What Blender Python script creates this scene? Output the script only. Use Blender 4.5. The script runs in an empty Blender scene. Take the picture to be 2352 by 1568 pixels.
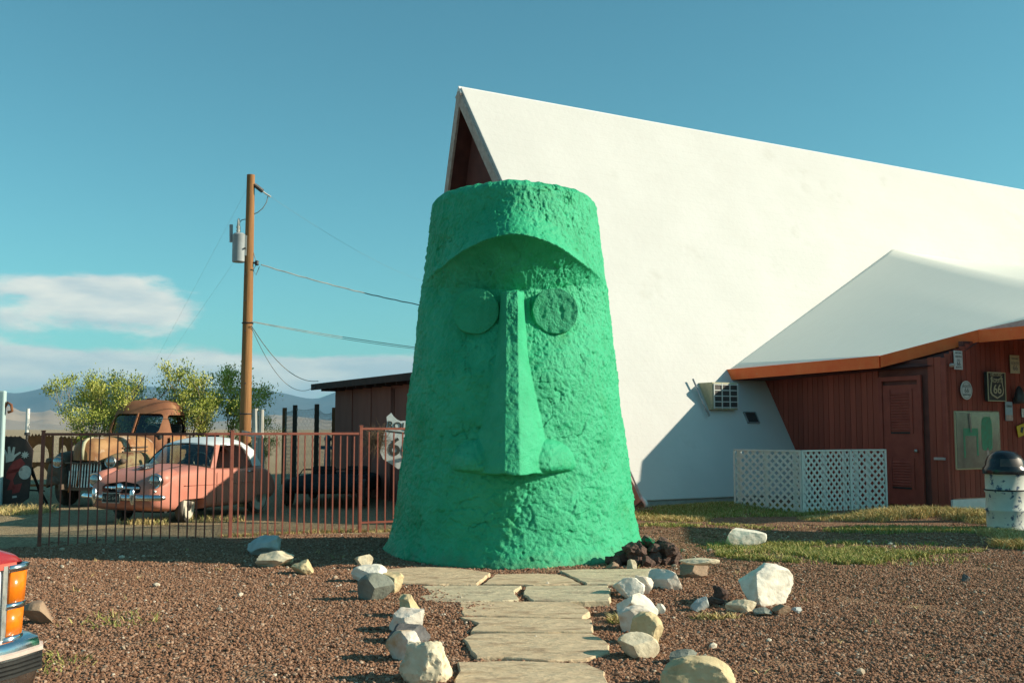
import bpy, bmesh, math, random
import numpy as np
from mathutils import Vector, Matrix, noise as mnoise

R = math.radians
SC = bpy.context.scene
COL = SC.collection
random.seed(7)
RNG = np.random.default_rng(11)

# ------------------------------------------------------------------ camera
FPX = 2350.0                      # focal length in pixels of a 2352 px wide picture
PITCH = math.atan(201 / FPX)
CAMZ = 1.55
cam_d = bpy.data.cameras.new('camera')
cam_d.sensor_width = 36.0
cam_d.lens = 36.0 * FPX / 2352
cam_d.clip_start = 0.05
cam_d.clip_end = 60000
cam = bpy.data.objects.new('camera', cam_d)
COL.objects.link(cam)
cam.location = (0, 0, CAMZ)
cam.rotation_euler = (R(90) + PITCH, 0, 0)
SC.camera = cam
SC.render.resolution_x, SC.render.resolution_y = 1024, 682

# ------------------------------------------------------------------ light and sky
SUN_EL, SUN_AZ = R(24.0), R(4.5)          # azimuth: from +X towards the camera
SUN = Vector((math.cos(SUN_EL) * math.cos(SUN_AZ), -math.cos(SUN_EL) * math.sin(SUN_AZ), math.sin(SUN_EL)))
sun_d = bpy.data.lights.new('sun', 'SUN')
sun_d.energy = 5.0
sun_d.angle = R(0.53)
sun_d.color = (1.0, 0.885, 0.70)
sun = bpy.data.objects.new('sun', sun_d)
COL.objects.link(sun)
sun.rotation_euler = SUN.to_track_quat('Z', 'Y').to_euler()
sun.location = (20, -5, 20)

SC.view_settings.view_transform = 'Standard'
SC.view_settings.look = 'None'
SC.view_settings.exposure = 0.55
SC.view_settings.gamma = 1.0
SC.view_settings.use_curve_mapping = False
SC.cycles.use_denoising = True
SC.cycles.max_bounces = 6
SC.cycles.volume_bounces = 0

world = bpy.data.worlds.new('World')
SC.world = world
world.use_nodes = True


def build_world():
    nt = world.node_tree
    for nd in list(nt.nodes):
        nt.nodes.remove(nd)
    N, L = nt.nodes.new, nt.links.new

    def math_(op, a, b=None, c=None, clamp=False):
        m = N('ShaderNodeMath'); m.operation = op; m.use_clamp = clamp
        for i, v in enumerate((a, b, c)):
            if v is None:
                continue
            if isinstance(v, (int, float)):
                m.inputs[i].default_value = v
            else:
                L(v, m.inputs[i])
        return m.outputs[0]
    out = N('ShaderNodeOutputWorld')
    bg = N('ShaderNodeBackground')
    bg.inputs['Strength'].default_value = 0.124
    sky = N('ShaderNodeTexSky')
    sky.sky_type = 'NISHITA'
    sky.sun_disc = False
    sky.sun_elevation = SUN_EL
    sky.sun_rotation = R(90) + SUN_AZ
    sky.altitude = 1000
    sky.air_density = 1.0
    sky.dust_density = 1.3
    sky.ozone_density = 1.0
    tint = N('ShaderNodeMix'); tint.data_type = 'RGBA'; tint.blend_type = 'MULTIPLY'
    tint.inputs[0].default_value = 1.0
    L(sky.outputs[0], tint.inputs[6])
    tint.inputs[7].default_value = (0.40, 0.84, 0.73, 1)
    # low bank of clouds
    tc = N('ShaderNodeTexCoord')
    sep = N('ShaderNodeSeparateXYZ')
    L(tc.outputs['Generated'], sep.inputs[0])
    x, y, z = sep.outputs
    az = math_('ARCTAN2', x, y)
    el = math_('ARCSINE', z)
    comb = N('ShaderNodeCombineXYZ')
    L(az, comb.inputs[0]); L(math_('MULTIPLY', el, 2.7), comb.inputs[1])
    comb.inputs[2].default_value = 3.7
    n1 = N('ShaderNodeTexNoise'); n1.inputs['Scale'].default_value = 9.0
    n1.inputs['Detail'].default_value = 8; n1.inputs['Roughness'].default_value = 0.56
    L(comb.outputs[0], n1.inputs['Vector'])
    n2 = N('ShaderNodeTexNoise'); n2.inputs['Scale'].default_value = 11.0
    n2.inputs['Detail'].default_value = 5; n2.inputs['Roughness'].default_value = 0.55
    cm2 = N('ShaderNodeCombineXYZ')
    L(az, cm2.inputs[0]); L(math_('MULTIPLY', el, 4.0), cm2.inputs[1]); cm2.inputs[2].default_value = 9.1
    L(cm2.outputs[0], n2.inputs['Vector'])
    # density bias: a bank up to ~5 degrees, a separate cloud from 5.5 to 8 degrees left of the axis
    eld = math_('MULTIPLY', el, 57.2958)
    bank = N('ShaderNodeMapRange'); bank.interpolation_type = 'SMOOTHSTEP'
    L(eld, bank.inputs[0])
    bank.inputs[1].default_value = 3.4; bank.inputs[2].default_value = 5.6
    bank.inputs[3].default_value = 0.33; bank.inputs[4].default_value = -0.30
    azd = math_('MULTIPLY', az, 57.2958)
    gx = math_('DIVIDE', math_('ADD', azd, 23.6), 6.4)
    gy = math_('DIVIDE', math_('SUBTRACT', eld, 6.6), 1.75)
    g = math_('MULTIPLY', math_('POWER', 2.718, math_('MULTIPLY', math_('ADD', math_('POWER', math_('ABSOLUTE', gx), 4.0), math_('POWER', math_('ABSOLUTE', gy), 4.0)), -1.0)), 0.57)
    low = N('ShaderNodeMapRange'); low.interpolation_type = 'SMOOTHSTEP'
    L(eld, low.inputs[0]); low.inputs[1].default_value = 0.8; low.inputs[2].default_value = 2.8
    low.inputs[3].default_value = -0.25; low.inputs[4].default_value = 0.0
    d = math_('ADD', n1.outputs[0], bank.outputs[0])
    d = math_('ADD', d, g)
    d = math_('ADD', d, low.outputs[0])
    mask = N('ShaderNodeMapRange'); mask.interpolation_type = 'SMOOTHSTEP'
    L(d, mask.inputs[0]); mask.inputs[1].default_value = 0.53; mask.inputs[2].default_value = 0.72
    ramp = N('ShaderNodeValToRGB')
    L(n2.outputs[0], ramp.inputs[0])
    ramp.color_ramp.elements[0].position = 0.36
    ramp.color_ramp.elements[0].color = (3.5, 3.9, 3.9, 1)
    ramp.color_ramp.elements[1].position = 0.64
    ramp.color_ramp.elements[1].color = (5.9, 5.6, 4.8, 1)
    mix = N('ShaderNodeMix'); mix.data_type = 'RGBA'
    L(math_('MULTIPLY', mask.outputs[0], 0.90), mix.inputs[0])
    L(tint.outputs[2], mix.inputs[6]); L(ramp.outputs[0], mix.inputs[7])
    L(mix.outputs[2], bg.inputs['Color'])
    L(bg.outputs[0], out.inputs['Surface'])


build_world()

# ------------------------------------------------------------------ helpers
_c, _s = math.cos(PITCH), math.sin(PITCH)


def ray(x, y):
    a, b = (x - 1176) / FPX, -(y - 784) / FPX
    return Vector((a, _c - b * _s, _s + b * _c))


def at(x, y, Y):
    """point seen at (x, y) of the 2352 px wide photograph, Y metres ahead"""
    r = ray(x, y)
    return Vector((0, 0, CAMZ)) + r * (Y / r.y)


def atz(x, y, z=0.0):
    r = ray(x, y)
    return Vector((0, 0, CAMZ)) + r * ((z - CAMZ) / r.z)


def on_plane(x, y, p, nrm):
    r = ray(x, y); o = Vector((0, 0, CAMZ))
    return o + r * ((Vector(p) - o).dot(nrm) / r.dot(nrm))


def tag(o, label=None, cat=None, group=None, kind=None):
    if label: o['label'] = label
    if cat: o['category'] = cat
    if group: o['group'] = group
    if kind: o['kind'] = kind
    return o


def empty(name, loc=(0, 0, 0), rz=0.0):
    o = bpy.data.objects.new(name, None)
    o.empty_display_size = 0.2
    COL.objects.link(o)
    o.location = loc
    o.rotation_euler = (0, 0, rz)
    return o


def link(name, me, mat=None, parent=None, loc=None, rot=None):
    if mat is not None and len(me.materials) == 0:
        for m in (mat if isinstance(mat, (list, tuple)) else [mat]):
            me.materials.append(m)
    o = bpy.data.objects.new(name, me)
    COL.objects.link(o)
    if parent is not None:
        o.parent = parent
    if loc is not None:
        o.location = loc
    if rot is not None:
        o.rotation_euler = rot
    return o


class MB:
    """collects simple shapes into one mesh"""

    def __init__(self):
        self.v, self.f, self.m = [], [], []

    def add(self, verts, faces, mi=0):
        b = len(self.v)
        self.v += [tuple(p) for p in verts]
        self.f += [tuple(b + i for i in f) for f in faces]
        self.m += [mi] * len(faces)
        return self

    def box(self, c, s, rot=None, mi=0):
        hx, hy, hz = s[0] / 2, s[1] / 2, s[2] / 2
        vs = [Vector((x, y, z)) for x in (-hx, hx) for y in (-hy, hy) for z in (-hz, hz)]
        if rot is not None:
            vs = [rot @ p for p in vs]
        c = Vector(c)
        return self.add([p + c for p in vs], [(0, 1, 3, 2), (4, 6, 7, 5), (0, 4, 5, 1), (2, 3, 7, 6), (0, 2, 6, 4), (1, 5, 7, 3)], mi)

    def bar(self, a, b, w, h, up=(0, 0, 1), mi=0):
        a, b = Vector(a), Vector(b)
        d = b - a
        x = d.normalized()
        upv = Vector(up)
        if abs(x.dot(upv)) > 0.99:
            upv = Vector((0, 1, 0))
        y = upv.cross(x).normalized()
        z = x.cross(y)
        m = Matrix((x, y, z)).transposed()
        return self.box((a + b) / 2, (d.length, w, h), m, mi)

    def cyl(self, a, b, r0, r1=None, n=12, caps=True, mi=0):
        if r1 is None: r1 = r0
        a, b = Vector(a), Vector(b)
        x = (b - a).normalized()
        y = x.orthogonal().normalized(); z = x.cross(y)
        vs = []
        for p, r in ((a, r0), (b, r1)):
            for i in range(n):
                t = 2 * math.pi * i / n
                vs.append(p + (y * math.cos(t) + z * math.sin(t)) * r)
        fs = [(i, (i + 1) % n, n + (i + 1) % n, n + i) for i in range(n)]
        if caps:
            fs += [tuple(range(n - 1, -1, -1)), tuple(range(n, 2 * n))]
        return self.add(vs, fs, mi)

    def tube(self, pts, r, n=8, mi=0):
        pts = [Vector(p) for p in pts]
        rs = r if isinstance(r, (list, tuple)) else [r] * len(pts)
        vs, fs = [], []
        prev = None
        for i, p in enumerate(pts):
            d = (pts[min(i + 1, len(pts) - 1)] - pts[max(i - 1, 0)]).normalized()
            y = d.orthogonal().normalized() if prev is None else (prev - d * prev.dot(d)).normalized()
            prev = y
            z = d.cross(y)
            for k in range(n):
                t = 2 * math.pi * k / n
                vs.append(p + (y * math.cos(t) + z * math.sin(t)) * rs[i])
        for i in range(len(pts) - 1):
            for k in range(n):
                fs.append((i * n + k, i * n + (k + 1) % n, (i + 1) * n + (k + 1) % n, (i + 1) * n + k))
        fs += [tuple(range(n - 1, -1, -1)), tuple(range((len(pts) - 1) * n, len(pts) * n))]
        return self.add(vs, fs, mi)

    def lathe(self, prof, c=(0, 0, 0), n=24, axis='z', mi=0):
        c = Vector(c)
        vs, fs = [], []
        for (r, h) in prof:
            for k in range(n):
                t = 2 * math.pi * k / n
                p = (r * math.cos(t), r * math.sin(t), h)
                if axis == 'x': p = (p[2], p[0], p[1])
                if axis == 'y': p = (p[1], p[2], p[0])
                vs.append(c + Vector(p))
        for i in range(len(prof) - 1):
            for k in range(n):
                fs.append((i * n + k, i * n + (k + 1) % n, (i + 1) * n + (k + 1) % n, (i + 1) * n + k))
        if prof[0][0] > 1e-6: fs.append(tuple(range(n - 1, -1, -1)))
        if prof[-1][0] > 1e-6: fs.append(tuple(range((len(prof) - 1) * n, len(prof) * n)))
        return self.add(vs, fs, mi)

    def prism(self, poly, off, mi=0):
        """polygon of 3D points swept by the vector off"""
        n = len(poly); off = Vector(off)
        vs = [Vector(p) for p in poly] + [Vector(p) + off for p in poly]
        fs = [tuple(range(n - 1, -1, -1)), tuple(range(n, 2 * n))]
        fs += [(i, (i + 1) % n, n + (i + 1) % n, n + i) for i in range(n)]
        return self.add(vs, fs, mi)

    def loft(self, rings, close=False, caps=False, mi=0):
        n = len(rings[0]); vs = [p for r in rings for p in r]; fs = []
        for i in range(len(rings) - 1):
            for k in range(n if close else n - 1):
                a, b = i * n + k, i * n + (k + 1) % n
                fs.append((a, b, b + n, a + n))
        if caps:
            fs += [tuple(range(n - 1, -1, -1)), tuple(range((len(rings) - 1) * n, len(rings) * n))]
        return self.add(vs, fs, mi)

    def mesh(self, name='m', smooth=False):
        me = bpy.data.meshes.new(name)
        me.from_pydata(self.v, [], self.f)
        me.polygons.foreach_set('material_index', self.m)
        bm = bmesh.new(); bm.from_mesh(me)
        bmesh.ops.recalc_face_normals(bm, faces=bm.faces)
        bm.to_mesh(me); bm.free()
        if smooth:
            me.polygons.foreach_set('use_smooth', [True] * len(me.polygons))
            if smooth is not True:
                me.set_sharp_from_angle(angle=R(smooth))
        me.update()
        return me

    def build(self, name, mat, parent=None, smooth=False, bevel=0, sub=0, loc=None, rot=None, label=None):
        o = link(name, self.mesh(name, smooth), mat, parent, loc, rot)
        if bevel:
            b = o.modifiers.new('bevel', 'BEVEL'); b.width = bevel; b.segments = 2; b.limit_method = 'ANGLE'; b.angle_limit = R(35)
        if sub:
            s = o.modifiers.new('sub', 'SUBSURF'); s.levels = sub; s.render_levels = sub
        if label: o['label'] = label
        return o


def bake(o):
    """apply the modifiers of o"""
    dg = bpy.context.evaluated_depsgraph_get(); dg.update()
    me = bpy.data.meshes.new_from_object(o.evaluated_get(dg))
    o.modifiers.clear(); o.data = me
    return o


def cut(o, cutters):
    for c in cutters:
        m = o.modifiers.new('cut', 'BOOLEAN'); m.operation = 'DIFFERENCE'; m.solver = 'EXACT'; m.object = c
    bpy.context.view_layer.update()
    bake(o)
    for c in cutters:
        bpy.data.objects.remove(c)
    return o


def text_mesh(s, size, depth=0.002, font_scale=1.0):
    cu = bpy.data.curves.new('lettering', 'FONT')
    cu.body = s; cu.size = size; cu.extrude = depth; cu.align_x = 'CENTER'; cu.align_y = 'CENTER'
    cu.resolution_u = 3; cu.offset = size * 0.012
    o = bpy.data.objects.new('t', cu); COL.objects.link(o)
    bpy.context.view_layer.update()
    me = bpy.data.meshes.new_from_object(o.evaluated_get(bpy.context.evaluated_depsgraph_get()))
    bpy.data.objects.remove(o); bpy.data.curves.remove(cu)
    me.materials.clear()
    return me


# ------------------------------------------------------------------ materials
def mat(name, c1, c2=None, scale=8.0, detail=5, rough=0.8, metal=0.0, bump=0.0, bscale=40.0, bdist=0.01, lo=0.35, hi=0.65,
        c3=None, c3scale=3.0, c3lo=0.55, c3hi=0.65, stretch=None, spec=0.35, coat=0.0, rand=0.0, rough2=None, alpha=None, trans=0.0, courses=0.0, dirt=None):
    m = bpy.data.materials.new(name); m.use_nodes = True
    nt = m.node_tree; N, L = nt.nodes.new, nt.links.new
    b = nt.nodes['Principled BSDF']
    b.inputs['Roughness'].default_value = rough
    b.inputs['Metallic'].default_value = metal
    b.inputs['Specular IOR Level'].default_value = spec
    if coat:
        b.inputs['Coat Weight'].default_value = coat; b.inputs['Coat Roughness'].default_value = 0.15
    b.inputs['Base Color'].default_value = (*c1, 1)
    if trans:
        b.inputs['Transmission Weight'].default_value = trans
    tc = N('ShaderNodeTexCoord'); vec = tc.outputs['Object']
    if stretch:
        mp = N('ShaderNodeMapping'); mp.inputs['Scale'].default_value = stretch
        L(vec, mp.inputs[0]); vec = mp.outputs[0]
    col = None
    if c2 is not None:
        n = N('ShaderNodeTexNoise'); n.inputs['Scale'].default_value = scale; n.inputs['Detail'].default_value = detail
        n.inputs['Roughness'].default_value = 0.6
        L(vec, n.inputs['Vector'])
        r = N('ShaderNodeValToRGB'); L(n.outputs[0], r.inputs[0])
        r.color_ramp.elements[0].position = lo; r.color_ramp.elements[0].color = (*c1, 1)
        r.color_ramp.elements[1].position = hi; r.color_ramp.elements[1].color = (*c2, 1)
        col = r.outputs[0]
        if rough2 is not None:
            mr = N('ShaderNodeMapRange'); L(n.outputs[0], mr.inputs[0])
            mr.inputs[1].default_value = lo; mr.inputs[2].default_value = hi
            mr.inputs[3].default_value = rough; mr.inputs[4].default_value = rough2
            L(mr.outputs[0], b.inputs['Roughness'])
    if c3 is not None:
        n3 = N('ShaderNodeTexNoise'); n3.inputs['Scale'].default_value = c3scale; n3.inputs['Detail'].default_value = 7
        n3.inputs['Roughness'].default_value = 0.65
        mp3 = N('ShaderNodeMapping'); mp3.inputs['Location'].default_value = (3.1, 7.7, 1.3); L(vec, mp3.inputs[0])
        L(mp3.outputs[0], n3.inputs['Vector'])
        r3 = N('ShaderNodeMapRange'); L(n3.outputs[0], r3.inputs[0])
        r3.inputs[1].default_value = c3lo; r3.inputs[2].default_value = c3hi
        mx = N('ShaderNodeMix'); mx.data_type = 'RGBA'
        L(r3.outputs[0], mx.inputs[0])
        if col is not None: L(col, mx.inputs[6])
        else: mx.inputs[6].default_value = (*c1, 1)
        mx.inputs[7].default_value = (*c3, 1)
        col = mx.outputs[2]
    if rand:
        oi = N('ShaderNodeObjectInfo')
        mr = N('ShaderNodeMapRange'); L(oi.outputs['Random'], mr.inputs[0])
        mr.inputs[3].default_value = 1 - rand; mr.inputs[4].default_value = 1 + rand
        hs = N('ShaderNodeHueSaturation')
        if col is not None: L(col, hs.inputs['Color'])
        else: hs.inputs['Color'].default_value = (*c1, 1)
        L(mr.outputs[0], hs.inputs['Value'])
        col = hs.outputs[0]
    if col is not None:
        L(col, b.inputs['Base Color'])
    if bump:
        nb = N('ShaderNodeTexNoise'); nb.inputs['Scale'].default_value = bscale; nb.inputs['Detail'].default_value = 6
        nb.inputs['Roughness'].default_value = 0.62
        L(vec, nb.inputs['Vector'])
        bp = N('ShaderNodeBump'); bp.inputs['Strength'].default_value = bump; bp.inputs['Distance'].default_value = bdist
        hgt = nb.outputs[0]
        if courses:
            sz = N('ShaderNodeSeparateXYZ'); L(tc.outputs['Object'], sz.inputs[0])
            dv = N('ShaderNodeMath'); dv.operation = 'DIVIDE'; dv.inputs[1].default_value = courses; L(sz.outputs[2], dv.inputs[0])
            fr = N('ShaderNodeMath'); fr.operation = 'FRACT'; L(dv.outputs[0], fr.inputs[0])
            mu = N('ShaderNodeMath'); mu.operation = 'MULTIPLY_ADD'; mu.inputs[1].default_value = -0.5; L(fr.outputs[0], mu.inputs[0]); L(hgt, mu.inputs[2])
            hgt = mu.outputs[0]
        L(hgt, bp.inputs['Height']); L(bp.outputs[0], b.inputs['Normal'])
    if dirt is not None:
        sz = N('ShaderNodeSeparateXYZ'); L(tc.outputs['Object'], sz.inputs[0])
        nd_ = N('ShaderNodeTexNoise'); nd_.inputs['Scale'].default_value = 5; nd_.inputs['Detail'].default_value = 6; L(tc.outputs['Object'], nd_.inputs['Vector'])
        ad = N('ShaderNodeMath'); ad.operation = 'MULTIPLY_ADD'; ad.inputs[1].default_value = 0.5; L(nd_.outputs[0], ad.inputs[0])
        ng = N('ShaderNodeMath'); ng.operation = 'MULTIPLY'; ng.inputs[1].default_value = -1.0; L(sz.outputs[2], ng.inputs[0]); L(ng.outputs[0], ad.inputs[2])
        mr = N('ShaderNodeMapRange'); L(ad.outputs[0], mr.inputs[0]); mr.inputs[1].default_value = 0.12; mr.inputs[2].default_value = 0.32; mr.inputs[4].default_value = 0.55
        mx = N('ShaderNodeMix'); mx.data_type = 'RGBA'; L(mr.outputs[0], mx.inputs[0]); L(col, mx.inputs[6]); mx.inputs[7].default_value = (*dirt, 1)
        L(mx.outputs[2], b.inputs['Base Color'])
    return m


M = {}
M['green'] = mat('green_stucco_paint', (0.016, 0.345, 0.155), (0.042, 0.455, 0.23), scale=2.6, lo=0.30, hi=0.72, dirt=(0.09, 0.20, 0.10), rough=0.55, bump=0.8, bscale=55, bdist=0.016,
                 c3=(0.022, 0.28, 0.10), c3scale=1.4, c3lo=0.56, c3hi=0.76, spec=0.3)
M['green_eye'] = mat('green_eye_paint', (0.018, 0.355, 0.16), (0.04, 0.44, 0.22), scale=2.6, lo=0.30, hi=0.72, rough=0.55, bump=1.0, bscale=48, bdist=0.02, spec=0.3)
M['white_roof'] = mat('white_roof_paint', (0.605, 0.595, 0.565), (0.57, 0.56, 0.53), scale=0.7, rough=0.7, bump=0.35, bscale=7, bdist=0.02, courses=0.235,
                      c3=(0.50, 0.485, 0.445), c3scale=0.9, c3lo=0.60, c3hi=0.80)
M['grey_roof'] = mat('pale_membrane', (0.94, 0.91, 0.79), (0.92, 0.89, 0.77), scale=3.0, rough=0.75, bump=0.10, bscale=2.4, bdist=0.03, stretch=(0.35, 2.6, 1))
M['rake_trim'] = mat('weathered_pink_trim', (0.58, 0.47, 0.41), (0.44, 0.32, 0.27), scale=9, rough=0.85, bump=0.3)
M['redboard'] = mat('barn_red_board', (0.30, 0.072, 0.047), (0.25, 0.058, 0.038), scale=6, rough=0.8, bump=0.3, bscale=60, stretch=(1, 1, 0.12), rand=0.18, c3=(0.36, 0.13, 0.09), c3scale=5, c3lo=0.62, c3hi=0.72)
M['reddoor'] = mat('barn_red_door', (0.30, 0.067, 0.045), (0.24, 0.05, 0.035), scale=5, rough=0.7, bump=0.15)
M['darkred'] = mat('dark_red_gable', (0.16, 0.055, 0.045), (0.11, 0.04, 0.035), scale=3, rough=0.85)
M['orange'] = mat('orange_fascia', (0.93, 0.14, 0.03), (0.95, 0.185, 0.045), scale=4, rough=0.65, bump=0.15, c3=(0.75, 0.40, 0.22), c3scale=6, c3lo=0.66, c3hi=0.75)
M['shed'] = mat('shed_siding', (0.30, 0.115, 0.085), (0.24, 0.09, 0.068), scale=3, rough=0.85, stretch=(1, 1, 0.2), bump=0.2)
M['darkbrown'] = mat('dark_brown_wood', (0.07, 0.035, 0.028), (0.045, 0.025, 0.02), scale=6, rough=0.85)
M['white_paint'] = mat('white_paint', (0.78, 0.78, 0.74), (0.70, 0.70, 0.66), scale=6, rough=0.6)
M['lattice'] = mat('old_white_lattice', (0.74, 0.74, 0.70), (0.60, 0.62, 0.58), scale=10, rough=0.6, c3=(0.45, 0.42, 0.36), c3scale=7, c3lo=0.66, c3hi=0.8)
M['concrete'] = mat('concrete', (0.42, 0.41, 0.38), (0.33, 0.32, 0.30), scale=8, rough=0.9, bump=0.3)
M['fence'] = mat('brown_red_fence_paint', (0.22, 0.062, 0.042), (0.27, 0.085, 0.055), scale=12, rough=0.6, c3=(0.10, 0.04, 0.03), c3scale=14, c3lo=0.6, c3hi=0.7)
M['pole'] = mat('pole_wood', (0.36, 0.175, 0.065), (0.24, 0.115, 0.045), scale=9, rough=0.85, bump=0.7, bscale=18, bdist=0.02, stretch=(1, 1, 0.06), c3=(0.11, 0.06, 0.03), c3scale=7, c3lo=0.58, c3hi=0.66)
M['greypost'] = mat('grey_driftwood', (0.52, 0.50, 0.45), (0.28, 0.26, 0.22), scale=7, rough=0.9, bump=0.8, bscale=14, bdist=0.02, stretch=(1, 1, 0.12))
M['darkpost'] = mat('dark_post_timber', (0.085, 0.055, 0.04), (0.06, 0.042, 0.034), scale=8, rough=0.9, bump=0.4)
M['brownpost'] = mat('plain_brown_post', (0.26, 0.11, 0.045), (0.17, 0.07, 0.035), scale=9, rough=0.9, bump=0.4)
M['steel'] = mat('galvanised', (0.42, 0.45, 0.46), (0.34, 0.36, 0.37), scale=10, rough=0.45, metal=0.6)
M['grey_tank'] = mat('grey_tank_paint', (0.34, 0.37, 0.38), (0.28, 0.31, 0.32), scale=5, rough=0.5)
M['porcelain'] = mat('porcelain', (0.60, 0.58, 0.53), rough=0.3)
M['darkmetal'] = mat('dark_metal', (0.06, 0.06, 0.06), (0.09, 0.08, 0.075), scale=9, rough=0.5, metal=0.4)
M['wire'] = mat('weathered_wire', (0.13, 0.15, 0.15), (0.30, 0.31, 0.28), scale=3, rough=0.6)
M['chrome'] = mat('chrome', (0.72, 0.74, 0.76), (0.60, 0.62, 0.63), scale=12, rough=0.14, metal=1.0, rough2=0.30)
M['dullchrome'] = mat('dull_chrome', (0.55, 0.56, 0.55), (0.38, 0.37, 0.34), scale=14, rough=0.25, metal=1.0, rough2=0.5)
M['salmon'] = mat('salmon_paint', (0.56, 0.225, 0.165), (0.52, 0.20, 0.145), scale=2.5, rough=0.42, spec=0.35, c3=(0.48, 0.14, 0.09), c3scale=2, c3lo=0.6, c3hi=0.8)
M['carwhite'] = mat('car_white_paint', (0.70, 0.74, 0.74), (0.64, 0.68, 0.68), scale=3, rough=0.38)
M['black'] = mat('black_rubber', (0.018, 0.018, 0.018), (0.03, 0.03, 0.028), scale=12, rough=0.7)
M['interior'] = mat('dark_interior', (0.03, 0.035, 0.033), (0.05, 0.05, 0.045), scale=6, rough=0.8)
M['tyre'] = mat('dusty_tyre', (0.06, 0.055, 0.05), (0.12, 0.105, 0.085), scale=7, rough=0.9)
M['whitewall'] = mat('whitewall', (0.62, 0.58, 0.47), (0.5, 0.46, 0.37), scale=8, rough=0.8)
M['plate'] = mat('plate_black', (0.02, 0.022, 0.022), rough=0.4)
M['platetext'] = mat('plate_lettering', (0.30, 0.29, 0.24), rough=0.6)
M['rust'] = mat('rusted_truck_roof', (0.22, 0.085, 0.042), (0.29, 0.125, 0.06), scale=3.0, rough=0.75, bump=0.15, c3=(0.42, 0.25, 0.12), c3scale=2.6, c3lo=0.60, c3hi=0.74)
M['rusttan'] = mat('tan_rusted_paint', (0.42, 0.235, 0.10), (0.24, 0.095, 0.04), scale=3.0, rough=0.7, c3=(0.56, 0.48, 0.37), c3scale=2.2, c3lo=0.56, c3hi=0.66, bump=0.12)
M['rustfender'] = mat('olive_rusted_fender', (0.20, 0.13, 0.065), (0.28, 0.22, 0.11), scale=3.2, rough=0.7, c3=(0.16, 0.06, 0.03), c3scale=3.4, c3lo=0.52, c3hi=0.62)
M['rustdark'] = mat('dark_rusted_metal', (0.07, 0.060, 0.050), (0.16, 0.11, 0.075), scale=5, rough=0.75, c3=(0.20, 0.09, 0.04), c3scale=5, c3lo=0.6, c3hi=0.7)
M['cutrust'] = mat('flat_rust_plate', (0.42, 0.145, 0.045), (0.30, 0.10, 0.035), scale=9, rough=0.9)
M['yellow'] = mat('yellow_sign', (0.62, 0.44, 0.02), rough=0.6)
M['signwhite'] = mat('sign_white', (0.62, 0.64, 0.60), (0.50, 0.53, 0.50), scale=20, rough=0.6)
M['signcream'] = mat('sign_cream', (0.50, 0.47, 0.30), (0.42, 0.40, 0.26), scale=20, rough=0.7)
M['signblack'] = mat('sign_black', (0.025, 0.025, 0.025), (0.04, 0.04, 0.038), scale=20, rough=0.6)
M['signblue'] = mat('sign_pale_blue', (0.36, 0.50, 0.56), (0.28, 0.42, 0.48), scale=30, rough=0.6)
M['signink'] = mat('sign_ink', (0.05, 0.055, 0.05), rough=0.7)
M['signgrey'] = mat('sign_grey_ink', (0.20, 0.22, 0.20), rough=0.7)
M['shieldwhite'] = mat('shield_white', (0.66, 0.72, 0.72), (0.54, 0.60, 0.60), scale=5, rough=0.6, c3=(0.45, 0.34, 0.20), c3scale=5, c3lo=0.66, c3hi=0.74)
M['drum'] = mat('peeling_white_drum', (0.58, 0.60, 0.53), (0.50, 0.52, 0.46), scale=5, rough=0.65, c3=(0.05, 0.09, 0.15), c3scale=6.5, c3lo=0.545, c3hi=0.60)
M['lid'] = mat('black_plastic_lid', (0.012, 0.015, 0.018), rough=0.25, spec=0.5)
M['glass'] = mat('car_glass', (0.03, 0.045, 0.045), rough=0.04, spec=0.6, trans=0.0)
M['amber'] = mat('amber_lens', (0.85, 0.22, 0.01), (0.75, 0.17, 0.01), scale=30, rough=0.2, spec=0.5)
M['truckred'] = mat('truck_red_paint', (0.30, 0.018, 0.022), rough=0.25, coat=0.5)
M['truckwhite'] = mat('truck_white_paint', (0.72, 0.73, 0.72), rough=0.3, coat=0.4)
M['pinstripe'] = mat('truck_red_stripe', (0.62, 0.12, 0.09), rough=0.3)
M['flag'] = None


def glass_mat():
    m = bpy.data.materials.new('window_glass'); m.use_nodes = True
    nt = m.node_tree; N, L = nt.nodes.new, nt.links.new
    for nd in list(nt.nodes): nt.nodes.remove(nd)
    out = N('ShaderNodeOutputMaterial'); mx = N('ShaderNodeMixShader')
    tr = N('ShaderNodeBsdfTransparent'); tr.inputs[0].default_value = (0.62, 0.72, 0.68, 1)
    gl = N('ShaderNodeBsdfGlossy'); gl.inputs['Roughness'].default_value = 0.03; gl.inputs[0].default_value = (1, 1, 1, 1)
    fr = N('ShaderNodeFresnel'); fr.inputs[0].default_value = 1.5
    ad = N('ShaderNodeMath'); ad.operation = 'ADD'; ad.inputs[1].default_value = 0.05
    L(fr.outputs[0], ad.inputs[0]); L(ad.outputs[0], mx.inputs[0])
    L(tr.outputs[0], mx.inputs[1]); L(gl.outputs[0], mx.inputs[2]); L(mx.outputs[0], out.inputs[0])
    return m


M['clear'] = glass_mat()


def stone_mat(name, c1, c2, c3, sc=6):
    return mat(name, c1, c2, scale=sc, rough=0.9, bump=0.7, bscale=16, bdist=0.015, c3=c3, c3scale=sc * 0.6, c3lo=0.55, c3hi=0.68)


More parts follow.
